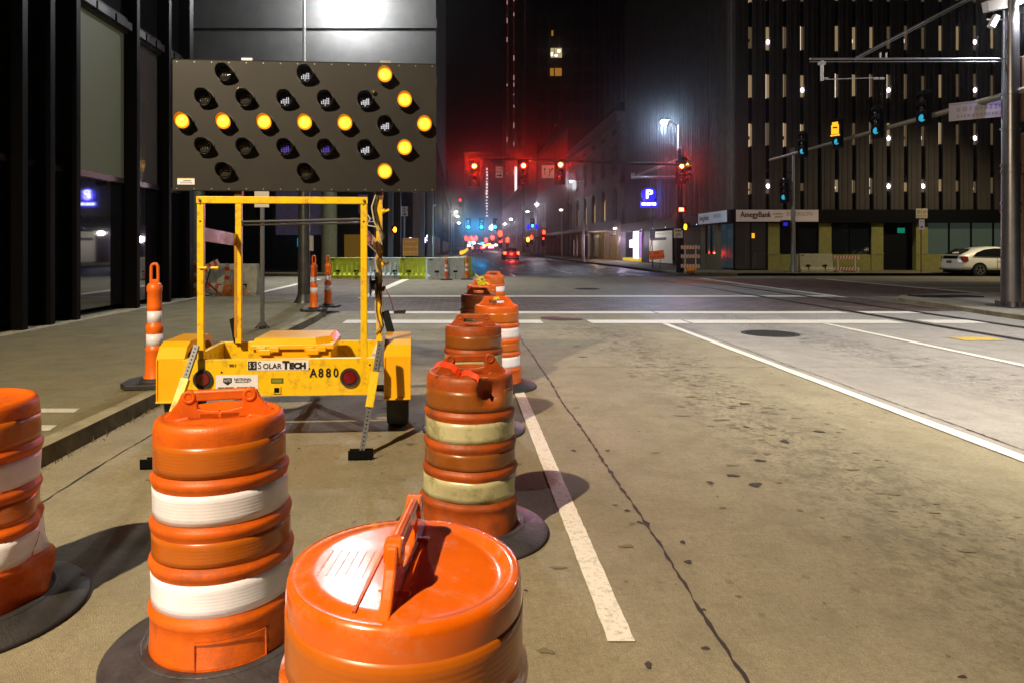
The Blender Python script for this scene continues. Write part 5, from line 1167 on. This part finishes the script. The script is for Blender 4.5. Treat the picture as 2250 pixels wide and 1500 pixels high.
def black_tower(t, W_, D_, h):
    ribs(6, .4, .6)(t, W_, D_, h)
    for px, py, w, h_, mt in ((1213,118,7.6,21,warm_w),(1226,118,16,21,warm_w),(1212,160,8,17,dim_w),(1226,160,15,17,dim_w),(1213,75,4,12,dim_w),(1220,277,2,5,dim_w)):
        p = P(px,py,150); x = p.x-t.location.x; m = MB(); m.box(x-w*.05,x+w*.05,-.5,-.45,p.z-h_*.05,p.z+h_*.05); m.build('lit_window', mt, t)
    p = P(1227,116,150); m = MB(); m.box(p.x-t.location.x-.3,p.x-t.location.x+.35,-.56,-.51,p.z-.1,p.z+.45); m.box(p.x-t.location.x-1.7,p.x-t.location.x-1.3,-.56,-.51,p.z-.9,p.z-.1); m.box(p.x-t.location.x-.9,p.x-t.location.x-.3,-.56,-.51,p.z-1,p.z-.6); m.build('ceiling_lamp', GL('lit_office_lamp', (1,1,.85), 3), t)
box_building('black tower with two lit office windows high up', 17.2, 32, 150, 180, 120, M('black_tower', (.012,.010,.012), .5), black_tower)
def strings(t, W_, D_, h):
    rg = random.Random(8); m = MB(); p = P(1070,0,330); x = p.x-t.location.x
    z = 16
    while z < 39: m.box(x-.45+rg.uniform(-.2,.2),x+.35+rg.uniform(-.2,.2),-.3,-.1,z,z+rg.uniform(.6,1.2)); z += 1.5
    m.build('lit_stair_strip', GL('lit_white_strip', (1,.85,.88), 1.3), t)
box_building('dark far building with a ragged vertical string of white lights', on(1020,330), on(1112,330), 330, 360, 46, M('near_black_stone', (.02,.015,.02), .6), strings)
box_building('dark brown block rising on the left beyond the barriers', -19, -3.4, 78, 110, 30, M('brown_dark_stone', (.06,.04,.035), .6), ribs(6, .4, .7, 'right'))
def lw(t, W_, D_, h):
    for dx, z in ((-.9,33.2),(.1,33.6)): m = MB(); m.box(W_-5.2+dx*1.6,W_-4.6+dx*1.6,-.1,-.05,z,z+1.3); m.build('lit_window', warm_w, t)
box_building('tall dark building with two tiny lit windows beside the arrow board', -30, -4.6, 125, 160, 60, M('black_tower', (.012,.010,.012)), lw)
box_building('low shop row along the left side of the far road', -22, -4.2, 170, 300, 16, bd, ribs(12, .3, .8, 'right'))
box_building('plain dark block behind the far left lamps', -26, -5.5, 305, 420, 34, bd, ribs(6, .3, .8, 'right'))
box_building('low dark shop row along the right side of the far road', 17, 40, 185, 265, 17, br_, ribs(14, .3, .8, 'left', M('pinkish_rib', (.25,.15,.13), .6)))  # ribs paler than the walls
box_building('pale fluted office block on the right of the far road', 17, 36, 107, 146, 20, M('brown_stone', (.09,.065,.06), .6), ribs(20, .3, .5, 'left', M('pale_fluting', (.22,.17,.16), .6)))

# arched stone building on the right
ST = M('old_carved_stone', (.16,.13,.125), .75, noise=.25, nscale=1.5, bump=.3, bscale=10)
AB = thing('arched_stone_building', 'old stone building with tall arched windows and a heavy cornice', 'building', (16.85, 71.4, .13))
ax = 34.0
m = MB(); yc = [2.9+5.85*k for k in range(6)]
cuts = []
# facade as piers, spandrels and arches so the openings are real recesses
zs = [(3.6, 4.4), (8.0, 9.3), (12.6, 13.1), (14.2, 15.2)]
for z0, z1 in zs: m.box(-.02,.5,0,ax,z0,z1)
e = [0]+[y for c in yc for y in (c-1.15, c+1.15)]+[ax]
for a, b in zip(e[::2], e[1::2]): m.box(0,.5,a,b,0,15.2)
for c in yc:
    n = 12
    for k in range(n):
        a0, a1 = math.pi*k/n, math.pi*(k+1)/n
        y0, y1 = c+1.15*math.cos(a0), c+1.15*math.cos(a1); z0, z1 = 6.85+1.15*math.sin(a0), 6.85+1.15*math.sin(a1)
        m._a([(0,y0,z0),(0,y1,z1),(0,y1,8.05),(0,y0,8.05)], [(0,1,2,3)]); m._a([(0,y0,z0),(.5,y0,z0),(.5,y1,z1),(0,y1,z1)], [(0,1,2,3)])
    m.box(0.02,.5,c-.12,c+.12,9.3,12.6)
m.build('facade', ST, AB)
m = MB(); m.box(-.7,.5,-.2,ax,15.2,15.6); m.box(-.45,.5,-.1,ax,14.9,15.2); m.box(-.25,0,0,ax,13.1,13.4); m.box(-.2,0,0,ax,8.15,8.5)
for k in range(56): m.box(-.5,0,k*.61,k*.61+.25,14.65,14.9)
m.build('cornice', ST, AB)
m = MB(); m.box(.5,14,0,ax,0,15.4); m.box(.0,14,0,ax,15.4,16.6); m.build('core', black, AB)
glit = GL('lit_arch_interior', (.55,.36,.17), .9)
for k, c in enumerate(yc):
    m = MB(); n = 12; 
    z0 = 4.4; pts = [(c-1.0,z0),(c+1.0,z0)]+[(c+1.0*math.cos(math.pi*q/n),6.85+1.0*math.sin(math.pi*q/n)) for q in range(n+1)]
    m.prism(pts, .36, .40, 'x'); w_ = m.build('arched_window', M('dark_arch_glass', (.02,.02,.022), .1, coat=1.), AB)
    if k in (1,2,3,4,5):
        m = MB(); 
        for q in range(7): m.box(.30,.35,c-.85+q*.25,c-.72+q*.25,4.5,6.5+.6*math.sin(math.pi*(q+.5)/7))
        m.build('lit_glazing', glit, w_)
for c in yc:
    for dy in (-.62, .62):
        m = MB(); m.box(.25,.3,c+dy-.45,c+dy+.45,9.4,12.5); m.build('upper_window', M('dark_arch_glass', (.02,.02,.022), .1), AB)
# street level openings and scaffold canopy
for y0, y1, z0, z1, mt in ((1.5,4.6,.0,3.3,GL('amber_lit_shop', (.50,.26,.02), .75)), (7.6,9.6,.0,3.2,GL('amber_lit_shop', (.50,.26,.02), .75)), (11.5,13.5,.2,3.0,GL('dim_amber_shop', (.22,.12,.01), .75)), (17,19,.2,2.8,GL('dim_amber_shop', (.22,.12,.01), .75)), (26,27,.2,2.6,GL('pinkish_shop', (.7,.35,.3), .8)), (29,30.4,.2,2.4,GL('pinkish_shop', (.7,.35,.3), .8))):
    m = MB(); m.box(-.08,-.04,y0,y1,z0,z1); 
    w_ = m.build('shop_window', mt, AB)
    m = MB(); n = int((y1-y0)/.45)
    for k in range(n+1): y = y0+(y1-y0)*k/n; m.box(-.16,-.09,y-.05,y+.05,z0,z1)
    m.box(-.17,-.09,y0,y1,z1-.7,z1-.6); m.build('mullions', black, w_)
m = MB(); m.box(-.08,-.04,1.6,3.2,2.7,3.5); m.build('lit_notice', GL('bright_shop_light', (1,.85,.75), 3), AB)
lamp('shop_light', 'POINT', (15.2, 75, 2.6), 260, (1,.65,.4), .2)
SC = thing('scaffold_canopy', 'long scaffold canopy over the pavement of the arched building', 'scaffold canopy', (14.0, 73, .13))
m = MB(); m.box(-.3,2.6,0,74,3.1,3.25); m.build('deck', M('dark_boards', (.05,.04,.04), .7), SC)
for k in range(38): 
    m = MB(); m.box(-.34,-.30,k*1.98,k*1.98+.12,3.0,4.2); m.build('guard_slat', M('pale_slat', (.30,.24,.24), .6), SC)
m = MB(); m.box(-.36,-.34,0,74,3.15,3.5); m.build('guard_rail', M('pale_slat', (.30,.24,.24)), SC)
for k in range(20): 
    m = MB(); m.cyl((-.2,k*3.9,0),(-.2,k*3.9,3.1),.04,n=8); m.bar((-.2,k*3.9,0),(-.2,k*3.9+1.3,3.1),.025,.025); m.build('scaffold_pole', M('scaffold_tube', (.25,.20,.21), .4, metal=.6), SC)

# parking garage with its slotted concrete facade
GX, GY = 16.85, 42.0
PG = thing('parking_garage', 'parking garage of vertical concrete panels with glowing slots above a bank', 'building', (GX, GY, .13))
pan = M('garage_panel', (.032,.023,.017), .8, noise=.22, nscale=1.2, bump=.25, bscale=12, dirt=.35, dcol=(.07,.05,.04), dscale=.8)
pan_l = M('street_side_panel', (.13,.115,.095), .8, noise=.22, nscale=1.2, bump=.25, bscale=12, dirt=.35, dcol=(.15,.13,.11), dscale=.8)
F0 = 3.72; TOP = 26.
m = MB(); m.box(.9,46,1.1,28,F0,TOP); m.build('core', black, PG)
floors = [(4.66,6.15),(7.6,9.15),(10.55,12.15),(13.5,15.15),(16.5,18.1),(19.5,21.1),(22.5,24.0)]
m = MB()                                                   # dark spandrels behind the slots
zz = [F0]+[z for f in floors for z in f]+[TOP]
for a, b in zip(zz[::2], zz[1::2]): m.box(.3,46,.27,.40,a,b); m.box(.45,.62,.62,29,a,b)
m.build('spandrels', black, PG)
pitch = 38.0/1500*GY
x = .12; k = 0; rg = random.Random(31)
slots = []
while x < 30:
    x1 = x+pitch-.27; m = MB(); m.box(x,x1,0,.16,F0,TOP)
    [m.box(x+q_,x+q_+.035,-.03,0,F0,TOP) for q_ in (.18,.52)]
    m.box(x,x1,-.004,.0,10.05,10.09)
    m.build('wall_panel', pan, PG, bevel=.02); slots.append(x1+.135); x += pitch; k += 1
ylen = 27
y = .25; k = 0
while y < ylen: 
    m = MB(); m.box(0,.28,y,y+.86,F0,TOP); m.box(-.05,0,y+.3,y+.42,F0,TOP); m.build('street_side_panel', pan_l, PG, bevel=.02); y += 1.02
warm_s = [GL('slot_glow_%d' % i, c, s) for i, (c, s) in enumerate([((.60,.42,.25),.95),((.50,.34,.18),.5),((.75,.62,.48),1.4),((.36,.24,.13),.22)])]
bright = GL('fluorescent_point', (.88,.85,1), 22)
hot = {(1,3):1,(3,2):1,(8,2):1,(8,1):1,(8,0):1,(10,0):1,(13,3):1,(13,2):1,(13,1):1,(13,0):0,(15,3):1,(1,0):1}
for i, sx in enumerate(slots[:-1]):
    if i == 3+1: continue                                  # one bay is closed
    for fl, (z0, z1) in enumerate(floors[:5]):
        zt = z1-rg.uniform(0,.12); zb = z0+rg.uniform(0,.2)
        if fl == 0: zt = z0+rg.uniform(.55,1.1)
        m = MB(); o1 = rg.uniform(-.02,.10); m.box(sx-.13+o1,sx-.065+o1,.20,.24,zb,zt); m.box(sx-.05+o1,sx+.33,.22,.26,zb+.05,zt-.03,1)
        if rg.random() < .3: m.box(sx-.06,sx+.02,.19,.2,zb+(zt-zb)*.3,zb+(zt-zb)*.45,2)
        m.build('lit_slot', [rg.choice((warm_s[0],warm_s[2],warm_s[2],warm_s[1])), rg.choice((warm_s[1],warm_s[3],warm_s[3])), rg.choice((black, GL('slot_bright_spot', (1,.85,.7), 1.2)))], PG)
for (i, fl), v in hot.items():
    if i < len(slots) and v:
        z0, z1 = floors[fl]; m = MB(); m.sphere((slots[i]+.04, .10, z0+.35*(z1-z0)), .10, 12, sc=(.8,.5,1.3)); m.build('deck_lamp', bright, PG)
y = .25+.94; k = 0
while y < ylen-1:
    for fl, (z0, z1) in enumerate(floors[:5]):
        if rg.random() < .55 and fl: 
            m = MB(); m.box(.36,.40,y-.02,y+.10,z0+.1,z1-.1); m.build('lit_slot', warm_s[1], PG)
    y += 1.02; k += 1
# canopy band, signs, ground floor
m = MB(); m.box(-.35,46,-.35,.3,2.92,F0); m.box(-.35,.3,.3,28,2.92,F0); m.build('canopy', M('black_canopy', (.003,.003,.003), .6, spec=.05), PG)
m = MB()
for k in range(5): m.sphere((-.36, 5.5+k*3.6, 3.0), .035, 8)
m.build('canopy_bulbs', GL('tiny_blue_bulbs', (.3,.5,1), 5), PG)
sgn = M('bank_sign_face', (.55,.44,.42), .5, es=.05, ecol=(.6,.45,.42)); sgb = M('bluish_sign_face', (.50,.58,.68), .5, es=.13, ecol=(.5,.6,.75))
m = MB(); m.box(.0,5.0,-.42,-.36,2.98,3.70,0); text_into(m, 'AmegyBank', .50, (.24,-.425,3.40), mi=1, align='LEFT', sx=.78, thick=.006); text_into(m, 'AmegyBank', .50, (.26,-.425,3.40), mi=1, align='LEFT', sx=.78, thick=.006)
dashes(m, 2.25, 2.9, 3.45, .12, -.421, 2, 7); dashes(m, 2.35, 2.85, 3.27, .12, -.421, 2, 8); text_into(m, 'ESPERSON', .34, (3.05,-.425,3.44), mi=2, align='LEFT', sx=1.02)
m.build('bank_sign', [sgn, M('dark_sign_letters', (.03,.02,.03), .5), M('grey_sign_letters', (.22,.18,.18), .5)], PG)
m = MB(); m.box(-.42,-.36,.1,5.0,2.98,3.70,0); text_into(m, 'AmegyBank', .50, (-.425,4.8,3.36), '-x', mi=1, align='LEFT', sx=.75, thick=.006); text_into(m, 'ESPERSON', .32, (-.425,2.2,3.40), '-x', mi=2, align='LEFT', sx=.85)
m.build('bank_sign', [sgb, MC['dark_sign_letters'], MC['grey_sign_letters']], PG)
ol = M('olive_brick_pier', (.20,.18,.045), .8, noise=.2, nscale=4, bump=.3, bscale=15); gg = M('dark_ground_glass', (.008,.010,.012), .06, coat=1.)
X = lambda px: (px-1010)/1500*GY-GX
for a, b in ((1688,1713),(1800,1827),(1915,1941),(2013,2039),(2234,2262),(2300,2330)):
    m = MB(); m.box(X(a),X(b),-.0,.35,0,2.92); m.box(X(a)-.03,X(b)+.03,-.03,0,.98,1.03); m.build('brick_pier', ol, PG)
for a, b in ((1713,1800),(1827,1915),(2039,2234),(2262,2300)):
    m = MB(); m.box(X(a),X(b),.05,.30,0,.98); m.build('sill_wall', ol, PG)
    n = max(1, round((b-a)/44)); 
    for k in range(n):
        c0 = a+(b-a)*k/n+1.5; c1 = a+(b-a)*(k+1)/n-1.5; m = MB(); m.box(X(c0),X(c1),.14,.16,.98,2.92)
        m.build('ground_window', M('pale_green_lit_glass', (.05,.07,.06), .12, es=.05, ecol=(.40,.52,.42), coat=1.) if a > 2030 and a < 2250 else gg, PG)
    m = MB()
    for k in range(n+1): c0 = a+(b-a)*k/n; m.box(X(c0)-.045,X(c0)+.045,.08,.2,.98,2.92)
    m.build('window_frame', black, PG)
for k, px in enumerate((2133,2157,2178)):
    m = MB(); m.box(X(px-6),X(px+6),.20,.22,1.18,1.48); m.build('desk_item', GL('dim_brown_items', (.45,.32,.2), .35), PG)
m = MB(); m.box(X(1941),X(2013),.6,.7,0,2.92); m.build('recessed_door', black, PG)
m = MB(); m.box(X(1985),X(2000),.50,.58,2.3,2.62); m.build('exit_lamp', GL('lit_green_lamp', (.01,.32,.20), .55), PG)
for a, b in ((1616,1650),(1652,1684)):
    m = MB(); m.box(X(a),X(b),.10,.12,.1,2.9); m.build('glass_door', M('dim_brown_glass', (.02,.016,.014), .08, es=.010, ecol=(.7,.6,.5), coat=1.), PG)
m = MB(); m.box(X(1614),X(1688),.02,.14,0,.1); m.box(X(1650),X(1652),.05,.14,.1,2.9); m.box(X(1684),X(1688),.02,.3,.1,2.92); m.box(0,.1,0,.1,0,2.92); m.build('door_frame', black, PG)
m = MB(); m.box(X(1653),X(1659),.06,.08,1.98,2.28); m.build('wall_lamp', GL('lit_amber_wall_lamp', (1,.42,.01), 1.3), PG)
# street side ground floor
for y0, y1, kind in ((.15,1.25,'cy'),(1.35,2.3,'cy'),(2.5,3.1,'pier'),(3.1,5.0,'win'),(5.0,5.7,'pier'),(5.7,10.5,'pan'),(10.5,12.2,'dark'),(12.4,18.9,'door'),(19,22,'dark'),(22.2,28.4,'violet')):
    m = MB()
    if kind == 'cy': m.box(.10,.12,y0,y1,.1,2.9); m.build('glass_door', M('painted_cyan_reflection', (.02,.05,.06), .1, es=.05, ecol=(.10,.40,.50), coat=1.), PG)  # cyan reflection put into the glass as a faint glow
    elif kind == 'pier': m.box(0,.35,y0,y1,0,2.92); m.build('brick_pier', M('pale_olive_pier', (.26,.26,.15), .8, noise=.2), PG)
    elif kind == 'win':
        m.box(.05,.3,y0,y1,0,.98); m.build('sill_wall', M('pale_olive_pier', (.26,.26,.15)), PG); m = MB(); m.box(.14,.16,y0,y1,.98,2.92); m.build('ground_window', MC['painted_cyan_reflection'], PG)
        m = MB(); [m.box(.06,.14,y-.07,y+.07,.98,2.92) for y in (y0+.07,(y0+y1)/2,y1-.07)]; m.build('window_frame', black, PG)
    elif kind == 'pan': m.box(.1,.3,y0,y1,0,2.92); m.build('brick_pier', M('dim_green_wall', (.10,.11,.06), .8, noise=.25), PG)
    elif kind == 'dark': m.box(.2,.3,y0,y1,0,2.92); m.build('recess', black, PG)
    elif kind == 'door':
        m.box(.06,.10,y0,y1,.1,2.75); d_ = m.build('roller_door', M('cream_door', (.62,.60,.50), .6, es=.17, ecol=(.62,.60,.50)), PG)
        m = MB(); m.box(.03,.055,y0+1.5,y1-.4,2.0,2.22); m.box(.045,.058,y0,y1,2.55,2.57); m.box(.045,.058,y0,y1,2.46,2.47); m.build('door_bar', black, d_)
    else:
        m.box(1.4,1.45,y0,y1,.3,2.9); v_ = m.build('lit_entrance', M('violet_lit_wall', (.3,.15,.4), .6, es=.38, ecol=(.36,.16,.60), noise=.2, nscale=3), PG)
        m = MB(); m.box(-.03,.0,y0,y0+2.0,.3,2.9); m.box(-.04,-.02,y0+2,y0+3.4,1.35,2.1); m.build('lit_entrance_side', GL('bright_violet_white', (.95,.85,1), 2.2), v_)
        m = MB(); m.box(-.05,1.4,y0,y1,.05,.32); m.build('yellow_plinth', GL('lit_yellow_plinth', (.85,.60,.0), .8), v_)
lamp('entrance_light', 'POINT', (GX-.8, GY+25.5, 2.3), 420, (.85,.7,1), .25)
lamp('door_light', 'POINT', (GX-1.2, GY+17.5, 2.75), 90, (1,.95,.85), .15)
# projecting parking sign: white P on a blue disc with three words below
PS = thing('parking_sign', 'glowing blue parking sign with a white letter on the side of the garage', 'illuminated sign', (GX-.72, 58.2, 5.80))
bl = GL('lit_blue_sign', (.015,.01,1), 1.8); wb = GL('lit_white_sign', (.8,.85,1), 5)
m = MB(); m.cyl((0,0,.20),(0,.22,.20),.60,n=32,mi=0); m.box(-.68,.68,.001,.221,-.86,-.34,0); text_into(m, 'P', 1.05, (.02,-.006,.22), mi=1, sx=1.15, thick=.005); text_into(m, 'P', 1.05, (.05,-.006,.22), mi=1, sx=1.15, thick=.005); text_into(m, 'P', 1.05, (-.01,-.006,.20), mi=1, sx=1.15, thick=.005)
m.box(-.60,-.28,-.006,0,-.70,-.48,1); m.box(-.20,.14,-.006,0,-.70,-.48,1); m.box(.22,.60,-.006,0,-.70,-.48,1); m.build('lit_face', [bl, wb], PS)
m = MB(); m.box(.6,.8,.05,.15,-.5,-.4); m.box(.5,.8,.05,.15,.2,.3); m.build('wall_bracket', black, PS)
lamp('sign_light', 'POINT', (-.15,-.35,.0), 70, (.10,.08,1), .3, parent=PS)
# hoarding scaffold near the cream door and its thin pole
t = thing('street_sign', 'lilac plate on a thin pole in front of the cream garage door', 'street sign', (on(1433,50),50,.13))
m = MB(); m.cyl((0,0,0),(0,0,4.6),.03,n=8); m.bar((0,0,2.0),(-.35,0,.3),.03,.03); m.build('post', dark, t); m = MB(); m.box(-.2,.2,-.05,-.04,2.05,2.75); m.build('sign_face', M('lilac_plate', (.42,.40,.55), .5), t)
# ---------------------------------------------------------------- haze added so that scattered light makes a glow round the lamps
HZ = 0.0006
if HZ:
    m = MB(); m.box(-120, 120, -40, 560, -1.0, 165); hz = m.build('added_haze', [])
    hm = bpy.data.materials.new('added_glow_haze'); hm.use_nodes = True; nt = hm.node_tree; nt.nodes.clear()
    o = nt.nodes.new('ShaderNodeOutputMaterial'); v = nt.nodes.new('ShaderNodeVolumePrincipled')
    v.inputs['Color'].default_value = (.9,.92,.95,1); v.inputs['Density'].default_value = HZ; v.inputs['Anisotropy'].default_value = .97
    nt.links.new(v.outputs[0], o.inputs['Volume']); hz.data.materials.append(hm); hz['kind'] = 'stuff'; hz['label'] = 'thin haze added for lamp glow'
bpy.context.view_layer.update()
